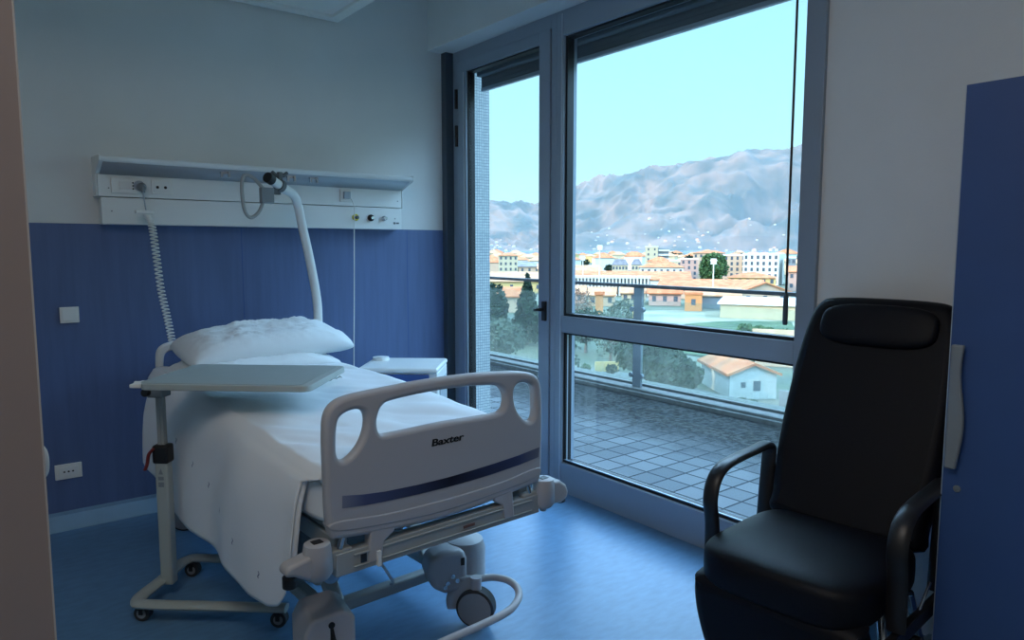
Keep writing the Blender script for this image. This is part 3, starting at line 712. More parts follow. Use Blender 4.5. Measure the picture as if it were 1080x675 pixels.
# backrest: shaped panel leaning back
bo = smooth_pts([(-.225,.0,0),(-.27,.10,0),(-.29,.30,0),(-.292,.50,0),(-.285,.68,0),(-.270,.80,0),(-.240,.868,0),(-.18,.89,0),(0,.895,0),(.18,.89,0),(.240,.868,0),(.270,.80,0),(.285,.68,0),(.292,.50,0),(.29,.30,0),(.27,.10,0),(.225,.0,0)],4,True)
Tb = Matrix.Translation((.27,0,.47)) @ Matrix.Rotation(R(22),4,'Y') @ Matrix.Rotation(R(90),4,'Z') @ Matrix.Rotation(R(90),4,'X')
bk = plate('backrest', [bo], .13, .045, M['leather'], ch, M_=Tb)
m = MB(); puff(m, -.100,-.045,-.212,.205,.69,.852,3.4,20,16); m.M = Matrix()
bmesh.ops.remove_doubles(m.bm, verts=m.bm.verts, dist=.0005)
bmesh.ops.transform(m.bm, matrix=Matrix.Translation((.27,0,.47)) @ Matrix.Rotation(R(22),4,'Y'), verts=m.bm.verts)
m.build('head_cushion', M['leather'], bk, ang=180)
lo_ = smooth_pts([(-.20,.07,0),(-.245,.12,0),(-.272,.22,0),(-.283,.31,0),(-.278,.375,0),(-.25,.405,0),(0,.412,0),(.25,.405,0),(.278,.375,0),(.283,.31,0),(.272,.22,0),(.245,.12,0),(.20,.07,0),(0,.062,0)],4,True)
lr = plate('legrest', [lo_], .12, .045, M['leather'], ch, M_=Matrix.Translation((-.155,0,.0)) @ Matrix.Rotation(R(-9),4,'Y') @ Matrix.Rotation(R(90),4,'Z') @ Matrix.Rotation(R(90),4,'X'))
for s in (-1,1):
    y = s*.312
    m = MB(); m.tube(smooth_pts([(-.085,y,.36),(-.088,y,.51),(-.105,y,.60),(-.085,y,.668),(-.03,y,.708),(.07,y,.722),(.20,y,.728),(.29,y,.733),(.315,y,.715),(.312,y,.66),(.295,y,.50),(.285,y,.36)],5),.032,12,squash=(.95,.42))
    m.build('armrest', M['black'], ch)
    m = MB(); m.box(-.16,.36,y-.012,y+.012,.30,.35); m.build('side_rail', M['black'], ch, bevel=.004)
    m = MB(); m.tube(smooth_pts([(-.27,s*.262,.10),(-.1,s*.25,.12),(.2,s*.25,.12),(.46,s*.255,.10)],4),.017,12); br = m.build('base_rail', M['steel'], ch)
    for x in (-.25,.45):
        m = MB(); m.cyl((x,s*.27-.012,.04),(x,s*.27+.012,.04),.04,seg=22); w = m.build('castor', M['rubber'], ch)
        m = MB(); m.tube([(x+.02,s*.27,.10),(x-.01,s*.27,.098),(x-.05,s*.27,.075)],[.022,.028,.014],12,squash=(1.2,.5)); m.build('castor_cover', M['steel'], w)
m = MB(); m.tube([(-.02,-.255,.12),(.03,-.24,.24),(.06,-.22,.34)],.015,10); m.tube([(-.02,.255,.12),(.03,.24,.24),(.06,.22,.34)],.015,10); m.tube([(.2,-.25,.12),(.2,.25,.12)],.015,10); m.tube([(.36,-.25,.12),(.25,-.24,.34)],.015,10); m.tube([(.36,.25,.12),(.25,.24,.34)],.015,10)
m.build('under_frame', M['steel'], ch)
m = MB(); m.cyl((.04,-.295,.25),(.04,-.325,.25),.022,seg=16); m.build('recline_knob', M['black'], ch)
m = MB(); m.cyl((.11,-.295,.25),(.11,-.325,.25),.020,seg=16); m.build('recline_knob', M['black'], ch)
m = MB(); m.tube([(.02,-.29,.28),(.12,-.31,.34),(.22,-.31,.41)],.005,8); m.build('gas_lever', M['steel'], ch)

# ================================================================== WARDROBE
wd = thing('wardrobe', (2.40,.88,0), 0, 'tall navy blue wardrobe with a wavy grey handle at the right', 'wardrobe')
m = MB(); m.box(.02,.47,-.86,0,.08,1.985); m.box(.05,.45,-.83,-.03,.0,.08); m.build('body', M['ward'], wd, bevel=.002)
m = MB(); m.box(0,.018,-.43,-.001,.09,1.985); dd = m.build('door', M['ward'], wd, bevel=.001)
m = MB(); m.box(-.001,.018,-.002,.0005,.09,1.985); m.build('edge_banding', M['alul'], dd)
m = MB(); hp = []
for k in range(15):
    f = k/14; w = .022+.008*math.sin(f*math.pi*2.2-.9); hp.append((-.012-2*w+.01 if 0 else -.014-w-.016, .825+.385*f))
hp = hp + [(-.014, .825+.385*(1-k/14)) for k in range(15)]
m.prism(hp, -.034,-.016, plane='yz'); m.box(-.017,.0,-.040,-.02,.85,.87); m.box(-.017,.0,-.040,-.02,1.165,1.185)
m.build('handle', M['handle'], dd, bevel=.006, bseg=3)
m = MB(); m.cyl((-.004,-.045,.76),(.0,-.045,.76),.011,seg=18); m.box(-.0048,-.003,-.047,-.043,.753,.767); m.build('lock', M['steel'], dd)
m = MB(); m.box(0,.018,-.86,-.433,.09,1.985); m.build('door', M['ward'], wd, bevel=.001)

# ================================================================== OUTSIDE: THE HOSPITAL AND ITS BALCONY
G = -12.0
M['facade'] = mat('render_facade', (.5,.5,.48), .8)
m = MB()
m.box(-14,2.93,4.64,26,G,9); m.box(-14,2.93,-16,-2.62,G,9); m.box(-14,3.2,-2.62,4.64,3.55,9); m.box(-14,2.93,-2.62,4.64,G,-.3); m.box(-14,-1.6,-2.62,4.64,-.3,3.55)
struct('wall_outside', m, M['facade'], smooth=False)
m = MB(); m.box(2.96,3.228,4.425,4.9,-.1,3.6); struct('wall_pillar', m, M['mosaic'], smooth=False)
m = MB(); m.box(2.93,5.62,-6,16,-.35,-.02); struct('floor_balcony', m, M['tiles'], smooth=False)
m = MB(); m.box(5.50,5.84,-6,16,-.35,.045); m.box(5.46,5.50,-6,16,-.1,.02); m.box(5.66,5.84,-6,16,.045,.07); struct('trim_kerb', m, M['kerb'], smooth=True, bevel=.006)
rl = thing('balcony_railing', (5.60,5,0.045), 0, 'grey steel balcony railing with clear dusty glass panels beyond the window', 'railing')
m = MB(); m.box(-.035,.035,-11,11,1.05,1.085); m.build('handrail', mat('dark_brown_rail',(.045,.042,.045),.5), rl, bevel=.006)
py = [-9.2,-7.1,-5.0,-3.9,-1.9,.03,1.11,4.4,6.4,8.4,10.4]
m_p = mat('grey_painted_post', (.22,.25,.28), .45, metal=.2)
for y in py:
    m = MB(); m.box(-.02,.02,y-.055,y+.055,-.0,1.05); p = m.build('post', m_p, rl, bevel=.004)
    for z in (.12,.82):
        for s in (-1,1):
            m = MB(); m.cyl((-.035,y+s*.07,z),(.0,y+s*.07,z),.026,seg=14); m.build('glass_clamp', m_p, p)
for a,b in zip(py[:-1],py[1:]):
    m = MB(); m.box(-.006,.004,a+.06,b-.06,.05,.93); m.build('glass_panel', M['railglass'], rl)

# ================================================================== OUTSIDE: THE TOWN
def pol(az, d, z=G): return Vector((d*math.sin(R(az)), d*math.cos(R(az)), z))
def gmat(name, c1, c2, sc, rough=.9, c3=None):
    m = bpy.data.materials.new(name); m.use_nodes = True; nt = m.node_tree; b = nt.nodes['Principled BSDF']
    tc = nt.nodes.new('ShaderNodeTexCoord'); n = nt.nodes.new('ShaderNodeTexNoise'); n.inputs['Scale'].default_value = sc; n.inputs['Detail'].default_value = 7
    nt.links.new(tc.outputs['Object'], n.inputs['Vector']); cr = nt.nodes.new('ShaderNodeValToRGB')
    e = cr.color_ramp.elements; e[0].position=.38; e[0].color=(*c1,1); e[1].position=.62; e[1].color=(*c2,1)
    if c3: k = e.new(.5); k.color = (*c3,1)
    nt.links.new(n.outputs['Fac'], cr.inputs[0]); nt.links.new(cr.outputs[0], b.inputs['Base Color']); b.inputs['Roughness'].default_value=rough
    b.inputs['Specular IOR Level'].default_value = .2
    return m
M['ground'] = gmat('town_ground', (.09,.11,.09), (.20,.19,.155), .06, c3=(.13,.15,.10))
M['asphalt'] = gmat('asphalt', (.13,.15,.16), (.18,.20,.20), .3)
M['lawn'] = gmat('lawn', (.05,.09,.05), (.10,.14,.07), .25)
M['paving'] = gmat('pale_paving', (.22,.22,.16), (.38,.35,.27), .1)
M['terra'] = gmat('terracotta_roof', (.46,.15,.065), (.56,.23,.11), .5)
M['terra2'] = gmat('faded_roof', (.42,.23,.13), (.52,.32,.19), .5)
M['slate'] = gmat('slate_roof', (.17,.17,.19), (.26,.25,.26), .5)
M['flatroof'] = gmat('pale_flat_roof', (.62,.62,.6), (.74,.74,.72), .3)
WALLS = {k: mat(k+'_plaster', c, .85) for k,c in dict(cream=(.50,.42,.28), white=(.60,.58,.52), peach=(.50,.35,.24), pink=(.48,.30,.24), yellow=(.56,.40,.16), grey=(.20,.22,.23), orange=(.55,.24,.09), bluewhite=(.44,.44,.41), brick=(.5,.25,.18)).items()}
M['pane'] = mat('dark_window_pane', (.08,.10,.12), .15)
M['leafdk'] = gmat('dark_leaves', (.012,.028,.018), (.03,.055,.03), 1.2)
M['leafmd'] = gmat('green_leaves', (.035,.08,.025), (.08,.14,.05), 1.0)
M['leafbr'] = gmat('brown_twigs', (.16,.09,.06), (.26,.16,.11), 1.0)
M['leafgy'] = gmat('grey_green_leaves', (.05,.07,.05), (.10,.12,.085), 1.0)
M['bark'] = mat('bark', (.16,.12,.10), .9)

def place(o, az, d, dr=0, z=G):
    o.location = pol(az, d, z); o.rotation_euler = (0,0,-R(az)+R(dr)); return o
def house(name, az, d, w, dp, h, rh, wall, roof, label, cat='building', dr=0, style='gable', win=(3,2), ax='x', over=.5, group=None, winw=.9, winh=1.3, z=G):
    t = thing(name, (0,0,0), 0, label, cat, group); place(t, az, d, dr, z)
    m = MB(); m.box(-w/2,w/2,0,dp,0,h)
    if style == 'gable' and ax == 'y': m.prism([(-w/2,h),(w/2,h),(0,h+rh)],0,dp)
    if style == 'gable' and ax == 'x': m.prism([(0,h),(dp,h),(dp/2,h+rh)],-w/2,w/2,plane='yz')
    m.build('walls', WALLS[wall], t, smooth=False)
    m = MB(); th = .25
    if style == 'gable' and ax == 'x':
        for s in (0,1):
            y0 = -over if s == 0 else dp+over; k = rh/(dp/2); 
            m.hexa([(-w/2-over,y0,h-over*k),(w/2+over,y0,h-over*k),(-w/2-over,dp/2,h+rh),(w/2+over,dp/2,h+rh),(-w/2-over,y0,h-over*k+th),(w/2+over,y0,h-over*k+th),(-w/2-over,dp/2,h+rh+th),(w/2+over,dp/2,h+rh+th)])
    elif style == 'gable':
        for s in (-1,1):
            k = rh/(w/2); xe = s*(w/2+over); ze = h-over*k
            m.hexa([(xe,-over,ze),(0,-over,h+rh),(xe,dp+over,ze),(0,dp+over,h+rh),(xe,-over,ze+th),(0,-over,h+rh+th),(xe,dp+over,ze+th),(0,dp+over,h+rh+th)])
    elif style == 'hip':
        i = min(w,dp)/2*.98; a, b = w/2+over, dp+over
        v = [m.bm.verts.new(p) for p in ((-a,-over,h),(a,-over,h),(a,b,h),(-a,b,h),(-w/2+i,dp/2,h+rh),(w/2-i,dp/2,h+rh))]
        for q in ((0,1,5,4),(1,2,5),(2,3,4,5),(3,0,4),(3,2,1,0)): m.bm.faces.new([v[k] for k in q])
    elif style == 'mansard':
        m.hexa([(-w/2-.3,-.3,h),(w/2+.3,-.3,h),(-w/2-.3,dp+.3,h),(w/2+.3,dp+.3,h),(-w/2+1.2,1,h+rh),(w/2-1.2,1,h+rh),(-w/2+1.2,dp-1,h+rh),(w/2-1.2,dp-1,h+rh)])
    else:
        m.box(-w/2-over*.4,w/2+over*.4,-over*.4,dp+over*.4,h,h+.5)
    m.build('roof', M[roof], t, smooth=False)
    nx, nz = win
    if nx:
        for j in range(nz):
            for i in range(nx):
                x = -w/2+w*(i+.5)/nx; zz = h*(j+.55)/nz
                m = MB(); m.box(x-winw/2,x+winw/2,-.06,.04,zz-winh/2,zz+winh/2); m.build('window', M['pane'], t, smooth=False)
    return t
H_ = house
# near
gh = H_('gabled_house', 56.95, 66.5, 4.3, 8, 2.25, .85, 'bluewhite', 'terra', 'near white house with a low orange gable roof below the balcony', 'house', dr=22, ax='y', win=(0,0), over=.35)
for x,w,h,z in ((-.9,.4,.5,1.3),(.35,.65,.9,1.2)):
    m = MB(); m.box(x-w/2,x+w/2,-.06,.04,z-h/2,z+h/2); m.build('window', M['pane'], gh, smooth=False)
H_('garden_shed', 58.7, 86, 5, 5, 2.6, 1.2, 'peach', 'terra2', 'small peach outbuilding half hidden behind the near white gabled house', 'shed', win=(1,1))
H_('market_hall', 57.4, 143, 15.5, 14, 2.8, .8, 'cream', 'flatroof', 'long low white hall with a pale roof beyond the lawn', 'hall', style='gable', win=(0,0), dr=-6)
H_('small_office', 52.3, 158, 3.6, 6, 3.6, .6, 'orange', 'terra', 'small orange cube building just below the railing handrail', 'building', win=(1,1), style='flat')
H_('long_store', 54.2, 166, 9, 8, 3.0, 1.5, 'grey', 'terra2', 'grey walled store with a faded roof right of the orange cube', 'building', win=(0,0))
H_('low_cottage', 50.1, 172, 7.5, 7, 3.0, 1.5, 'pink', 'terra', 'low pink cottage with an orange roof left of the orange cube', 'building', win=(3,1))
# terracotta belt
H_('orange_roofed_hall', 53.4, 196, 27, 20, 2.6, 2.2, 'peach', 'terra', 'broad hall with a wide orange roof in the middle of the town', 'building', win=(8,1), dr=-4, style='gable')
H_('dark_gabled_house', 57.6, 178, 12, 14, 3.2, 2.2, 'peach', 'terra', 'orange roofed house with its gable towards the hospital', 'building', ax='y', win=(3,1), dr=18)
H_('yellow_villa', 56.6, 232, 14, 12, 4.5, 1.6, 'yellow', 'terra', 'yellow villa with an orange hipped roof below the apartment blocks', 'building', style='hip', win=(6,2))
H_('long_orange_roof_building', 46.5, 238, 46, 26, 3.3, 2.2, 'white', 'terra', 'very long building with a sunlit orange roof behind the white arcade', 'building', win=(12,1), dr=-3)
H_('hipped_hall', 49.8, 285, 17, 12, 6.2, 2.3, 'white', 'terra', 'white building with an orange hipped roof below the tall tower block', 'building', style='hip', win=(7,2))
H_('parish_building', 44.0, 268, 11, 12, 4.6, 2.4, 'peach', 'terra2', 'peach building with faded roof at the left end of the town view', 'building', win=(4,1), dr=12)
t = H_('mansard_house', 46.55, 330, 7.2, 8, 6.0, 2.6, 'cream', 'slate', 'wider cream house of the pair with dark mansard roofs', 'building', style='mansard', win=(5,2))
t = H_('mansard_house', 47.85, 328, 4.6, 8, 6.2, 2.5, 'cream', 'slate', 'narrower cream house of the pair with dark mansard roofs', 'building', style='mansard', win=(3,2))
tw = H_('tower_block', 49.0, 420, 7.2, 12, 14.4, .1, 'cream', 'flatroof', 'tall tower block with cream left half and balconied right half coloured dark as its shaded side', 'building', style='flat', win=(2,5))
m = MB(); m.box(3.6,9.8,1.5,12,0,13.6); wg = m.build('shaded_wing', WALLS['grey'], tw, smooth=False)  # right half given dark grey to draw its shaded side
for k in range(5):
    m = MB(); m.box(4,10.4,.2,1.5,2+k*2.5,2.9+k*2.5); m.build('balcony', WALLS['white'], wg, smooth=False)
H_('pink_block', 51.9, 300, 7, 10, 9.0, .1, 'pink', 'flatroof', 'pink apartment block left of the round dark tree', 'building', style='flat', win=(3,4))
H_('cream_block', 50.9, 318, 5.5, 9, 8.0, .1, 'cream', 'flatroof', 'small cream block beside the pink apartment block', 'building', style='flat', win=(2,3))
H_('apricot_block', 53.4, 330, 14, 10, 11.6, 1.2, 'peach', 'terra', 'apricot block rising directly behind the round dark tree', 'building', style='hip', win=(6,4))
H_('peach_apartment_block', 55.3, 290, 8.5, 12, 10.8, .1, 'peach', 'flatroof', 'peach apartment block right of the round dark tree', 'building', style='flat', win=(4,5))
wb = H_('white_apartment_block', 57.2, 280, 12.8, 12, 11.3, .1, 'white', 'flatroof', 'largest white apartment block with rows of windows', 'building', style='flat', win=(6,5), dr=-10)
H_('shaded_side_block', 59.35, 279, 3.2, 9, 10.0, .1, 'grey', 'flatroof', 'grey volume standing for the shaded right side of the white apartment block', 'building', style='flat', win=(2,4))  # grey-coloured volume draws the shaded side of the white block
H_('brick_house', 59.9, 244, 6, 9, 6.2, 1.5, 'pink', 'terra', 'pinkish house at the far right end of the town view', 'building', win=(3,2))
# seen through the balcony door
H_('cream_school', 37.6, 330, 9, 12, 10.3, 1.4, 'cream', 'terra', 'tall cream building with brick red roof seen through the balcony door', 'building', style='hip', win=(4,4))
H_('brick_villa', 39.6, 300, 12, 10, 6.0, 1.8, 'peach', 'slate', 'peach villa with dark roof seen through the balcony door', 'building', win=(4,2))
H_('sandy_roofed_hall', 38.4, 215, 24, 20, 3.6, 2.4, 'yellow', 'terra2', 'broad sandy roofed hall low down in the balcony door view', 'building', win=(6,1))
H_('rosy_roofed_house', 37.2, 150, 10, 9, 3.4, 1.6, 'peach', 'terra', 'house with rosy orange roof just below the handrail in the balcony door', 'building', win=(3,1))
H_('tawny_house', 41.0, 285, 10, 9, 5.4, 1.8, 'yellow', 'terra2', 'tawny house hidden mostly by the window mullion', 'building', win=(3,2))
# white arcade wall
ar = thing('white_arcade', (0,0,0), 0, 'long low white arcade with a row of dark openings across the town', 'arcade'); place(ar, 45.3, 206, -3)
m = MB(); m.box(-13,13,1.2,1.5,0,5.4); m.build('rear_wall', WALLS['grey'], ar, smooth=False)
m = MB(); m.box(-13.2,13.2,-.3,1.6,5.0,5.7); m.build('cornice', WALLS['white'], ar, smooth=False)
for k in range(26):
    m = MB(); x = -12.5+k; m.box(x-.25,x+.25,-.2,.3,0,5.0); m.build('pillar', WALLS['white'], ar, smooth=False)
for az,d,w_,wl,lab in ((42.6,176,7,'pink','low pink house in front of the left part of the white arcade'),(45.1,168,6,'peach','low peach house in front of the middle of the white arcade'),(47.6,178,5.5,'cream','low cream house in front of the right part of the white arcade')):
    H_('low_house', az, d, w_, 8, 2.6, 1.5, wl, 'terra2', lab, 'house', win=(3,1), dr=-4)
# masts, signs, walls
def mast(az,d,h,label):
    t = thing('floodlight_mast', (0,0,0), 0, label, 'mast'); place(t,az,d)
    m = MB(); m.tube([(0,0,0),(0,0,h)],[.22,.13],10); m.build('pole', WALLS['white'], t)
    m = MB(); m.box(-.7,.7,-.15,.15,h-.9,h+.5); m.box(-.9,.9,-.1,.1,h-.1,h+.1); m.build('lamp_head', WALLS['white'], t, bevel=.03)
mast(44.93,195,14.0,'taller white floodlight mast above the arcade')
mast(53.75,180,10.6,'thin white mast in front of the round dark tree')
mast(43.6,230,10.6,'slender white mast near the mullion on the left of the town view')
H_('orange_kiosk', 44.95, 118, 1.3, 2, 3.9, .1, 'orange', 'terra', 'small orange kiosk among the bare trees', 'kiosk', style='flat', win=(0,0), z=-10)
t = thing('yellow_sign', (0,0,0), 0, 'blank yellow board on a post beside the railing post', 'sign'); place(t, 47.9, 105)
m = MB(); m.box(-.55,.55,-.06,.06,3.2,5.3); m.build('board', WALLS['yellow'], t); m = MB(); m.cyl((0,.12,0),(0,.12,4.5),.07,seg=8); m.build('post', M['alud'], t)
m = MB(); m.box(-1.3,1.3,-.15,.15,0,1.1); t = m.build('garden_wall', WALLS['yellow']); place(t, 45.6, 78, 10); tag(t, 'low pale yellow garden wall near a round shrub', 'wall')
m = MB(); m.box(-.55,.45,-.6,.6,0,1.9); t = m.build('gate_pillar', WALLS['white'], bevel=.05); place(t, 42.75, 76); tag(t, 'white block gate pillar beside the street', 'pillar')
m = MB(); m.box(-.5,6,-.15,.15,0,2.0); t = m.build('yard_fence', M['slate']); place(t, 59.35, 61); tag(t, 'dark grey yard fence right of the near gabled house', 'fence')

# trees: crown of small leaf clusters over a branching trunk
def leafmesh(shape, n, rad, hgt, size, seed):
    rnd = random.Random(seed); b = MB()
    for i in range(n):
        if shape == 'cone':
            f = rnd.random()**1.4; a = rnd.random()*6.283; rr = rad*(1-f)*(.55+.5*rnd.random())*(1+.25*math.sin(a*5+f*20))
            p = Vector((rr*math.cos(a), rr*math.sin(a), hgt*(.06+.94*f)))
        else:
            a = rnd.random()*6.283; c = rnd.uniform(-1,1); s = math.sqrt(1-c*c)
            q = Vector((s*math.cos(a), s*math.sin(a), c)); nn = 1+.38*noise.noise(q*1.9+Vector((seed,0,0)))
            rr = (.55+.45*rnd.random()**.5)*nn
            p = Vector((q.x*rad*rr, q.y*rad*rr, hgt*.60+q.z*hgt*.40*rr))
        s = size*rnd.uniform(.6,1.3)
        u = Vector((rnd.gauss(0,1),rnd.gauss(0,1),rnd.gauss(0,1))).normalized(); w = u.orthogonal().normalized()
        vs = [b.bm.verts.new(p+u*s), b.bm.verts.new(p+w*s*.7), b.bm.verts.new(p-u*s*.8), b.bm.verts.new(p-w*s*.7)]
        b.bm.faces.new(vs)
    return b
def tree(name, az, d, rad, h, shape, m_, label, n=1400, size=.32, seed=1, group=None, bare=False, z=G):
    t = thing(name, (0,0,0), 0, label, 'tree', group); place(t, az, d, 0, z)
    rnd = random.Random(seed)
    b = MB(); b.tube([(0,0,0),(.05,0,h*.3),(0,.06,h*.62)],[.16+h*.012,.13,.06],9)
    for k in range(14 if bare else 6):
        a = rnd.random()*6.28; z0 = h*rnd.uniform(.2,.55); L = rad*rnd.uniform(.5,.95)
        b.tube([(0,0,z0),(math.cos(a)*L*.5,math.sin(a)*L*.5,z0+h*.14),(math.cos(a)*L,math.sin(a)*L,z0+h*.32)],[.07,.045,.02],6)
    b.build('trunk', M['bark'], t)
    leafmesh(shape, n, rad, h, size, seed).build('foliage', M[m_], t, smooth=False)
    return t
tree('conifer', 39.15, 100, 2.7, 9.9, 'cone', 'leafdk', 'pointed dark conifer rising above the handrail in the balcony door', 2600, .34, 2)
tree('broad_tree', 36.1, 99, 2.5, 8.4, 'round', 'leafdk', 'broad dark tree left of the pointed conifer', 2600, .34, 3)
tree('broad_tree', 37.0, 82, 2.6, 5.2, 'round', 'leafgy', 'grey green bushy tree in front of the pointed conifer', 1500, .28, 4)
tree('broad_tree', 41.2, 95, 2.4, 6.6, 'round', 'leafdk', 'dark tree right of the pointed conifer against the mullion', 1500, .3, 5)
tree('pine', 42.2, 62, 1.6, 13.6, 'cone', 'leafdk', 'tall pine with branches poking out beside the window mullion', 1500, .22, 6)
tree('bare_tree', 43.2, 124, 2.6, 6.5, 'round', 'leafbr', 'reddish brown bare tree beside the mullion', 900, .2, 7, bare=True)
tree('bare_tree', 46.8, 112, 2.4, 5.6, 'round', 'leafgy', 'greyish bare tree behind the orange kiosk', 1000, .22, 8, bare=True)
tree('street_tree', 45.9, 82, 1.9, 6.4, 'round', 'leafgy', 'pale trunked street tree above the garden wall', 700, .2, 9, bare=True)
tree('street_tree', 43.9, 92, 2.6, 5.8, 'round', 'leafdk', 'dark low tree behind the white gate pillar', 1500, .28, 10)
tree('street_tree', 46.9, 88, 2.6, 5.4, 'round', 'leafgy', 'grey green tree left of the railing post', 1200, .28, 11)
tree('street_tree', 48.9, 70, 3.0, 5.4, 'round', 'leafdk', 'large dark tree right of the railing post', 2600, .28, 12)
tree('street_tree', 50.7, 64, 2.5, 4.2, 'round', 'leafdk', 'wide dark tree left of the near gabled house', 2600, .28, 13)
tree('round_tree', 53.75, 238, 4.4, 12.2, 'round', 'leafmd', 'round dark green tree among the apartment blocks', 2400, .5, 14)
tree('low_shrub', 43.9, 73.5, .55, 1.6, 'round', 'leafmd', 'small bright green shrub beside the white gate pillar', 260, .14, 15)
tree('low_shrub', 46.0, 75.5, .7, 1.2, 'round', 'leafdk', 'dark round shrub in front of the yellow garden wall', 300, .14, 16)
for i,(az,d,r,h) in enumerate(((53.6,60,1.4,1.5),(56.3,58.5,1.4,1.6),(58.9,57,1.3,1.4))):
    tree('hedge_bush', az, d, r*.8, h, 'round', 'leafgy', 'grey green hedge bush in the row below the near gabled house', 700, .18, 20+i, group='hedge bushes below the gabled house')
for i,(az,d) in enumerate(((56.2,116),(57.2,114),(58.0,112),(58.9,110))):
    tree('lawn_bush', az, d, 1.2, 1.8, 'round', 'leafmd', 'green bush in the row at the near edge of the lawn', 260, .25, 30+i, group='bushes at the lawn edge')
# town trees and houses further off
rnd = random.Random(5)
used = [pol(49.0,426)]
def free(az, d, gap):
    p = pol(az,d)
    if any((p-q).length < gap for q in used): return False
    used.append(p); return True
protoT = tree('distant_tree', 40, 500, 4.0, 8.0, 'round', 'leafdk', 'small dark tree far off between the houses of the town', 260, .9, 50, group='distant town trees')
for i in range(46):
    az = rnd.uniform(35.5,59.8); d = rnd.uniform(350,900)
    if i and not free(az, d, 15): continue
    c = protoT if i == 0 else copy_tree(protoT)
    place(c, az, d, rnd.uniform(0,180)); s = rnd.uniform(.7,1.25); c.scale = (s,s,s*rnd.uniform(.7,1.1))
# ---- ground, lake
def flat(name, pts, z, m_):
    b = MB(); v = [b.bm.verts.new((p.x,p.y,z)) for p in pts]; b.bm.faces.new(v); b.bm.faces.ensure_lookup_table()
    if b.bm.faces[0].normal.z < 0: b.bm.faces[0].normal_flip()
    me = bpy.data.meshes.new(name); bmesh.ops.triangulate(b.bm, faces=b.bm.faces); b.bm.to_mesh(me); b.bm.free(); me.materials.append(m_)
    o = bpy.data.objects.new(name, me); COL.objects.link(o); return tag(o, kind='structure')
flat('ground_town', [Vector((-40,-900,0)),Vector((1150,-900,0)),Vector((1150,1400,0)),Vector((-40,1400,0))], G-.05, M['ground'])
lawn = [pol(a,d) for a,d in ((48.2,120),(50,125),(52,131),(54,136),(56,139),(59.5,140),(60.5,112),(58,106),(54,105),(50,108),(48,112))]
flat('ground_lawn', lawn, G+.06, M['lawn'])
flat('ground_paving', [pol(a,d) for a,d in ((47,112),(47.5,155),(51,160),(61,158),(61,128),(57,126),(54,122),(51,117),(49,112))], G+.03, M['paving'])
flat('ground_lawn_nearer', [pol(a,d) for a,d in ((48.6,104),(51,107),(54,113),(56,118),(61,120),(61,88),(54,90),(49,97))], G+.09, M['lawn'])
flat('ground_street', [pol(a,d) for a,d in ((30,76),(36,80),(42,82),(46,79),(50,74),(62,60),(66,48),(56,50),(48,60),(40,66),(30,66))], G+.02, M['asphalt'])
M['lake'] = mat('lake_water', (.10,.26,.36), .12)
flat('water_lake', [pol(20,1000),pol(75,1000),pol(75,6000),pol(20,6000)], G-.3, M['lake'])
# ---- mountains: a real relief some kilometres off
PX = [(30,.030),(34,.052),(36.2,.0665),(37,.064),(37.8,.061),(38.6,.0645),(39.4,.0625),(40.4,.066),(41.4,.073),(42.3,.081),(43.1,.089),(44,.0955),(45,.0985),(47,.0995),(48.2,.1045),(49.0,.110),(49.9,.109),(51.4,.1115),(52.8,.1155),(54.6,.118),(55.3,.124),(55.9,.1265),(57,.125),(58.6,.1255),(59.6,.128),(62,.136),(66,.14),(72,.12)]
AZ = [a for a,_ in PX]; EL = [e for _,e in PX]
R0 = 4500
def relief(az, r):
    e = interp(az, AZ, EL)*1.0
    Rr = 7000 + 350*noise.noise(Vector((az*.35,0,4)))
    t = (r-R0)/(Rr-R0)
    if t <= 0: return G
    tt = min(t, 1.0)
    top = e*Rr/1.0
    h = top*(tt**1.15*.35+.65*(tt*tt*(3-2*tt)))
    p = pol(az, r, 0)/1000
    wv = Vector((noise.noise(p*1.1),noise.noise(p*1.1+Vector((9,0,0))),0))*.35
    sp = 1-abs(noise.noise((p+wv)*.85+Vector((3,1,2)))*2)
    sp2 = 1-abs(noise.noise((p+wv)*2.1+Vector((5,4,8)))*2)
    sp3 = 1-abs(noise.noise((p+wv)*5.2)*2)
    sp4 = 1-abs(noise.noise((p+wv)*12)*2)
    env = 4*tt*(1-tt)
    h += top*env*(.34*(sp-.6)+.17*(sp2-.6)) + (48*(sp3-.6)+20*(sp4-.6))*min(1,3*tt)*(1 if tt<1 else .6)
    if t > 1: h = top*(1-.9*(t-1)) + 18*(sp3-.6)
    return max(G, G+h)
M['mount'] = gmat('mountain_slope', (.04,.05,.04), (.19,.12,.085), .004, c3=(.105,.08,.06))
def relief_mesh():
    b = MB(); na, nr = 420, 130
    def f(u,v):
        az = 30+42*u; r = R0+(7700-R0)*v; p = pol(az,r); return Vector((p.x,p.y,relief(az,r)))
    b.grid(na, nr, f); return b
o = relief_mesh().build('hill_range', M['mount'], None, ang=180); tag(o, kind='structure')
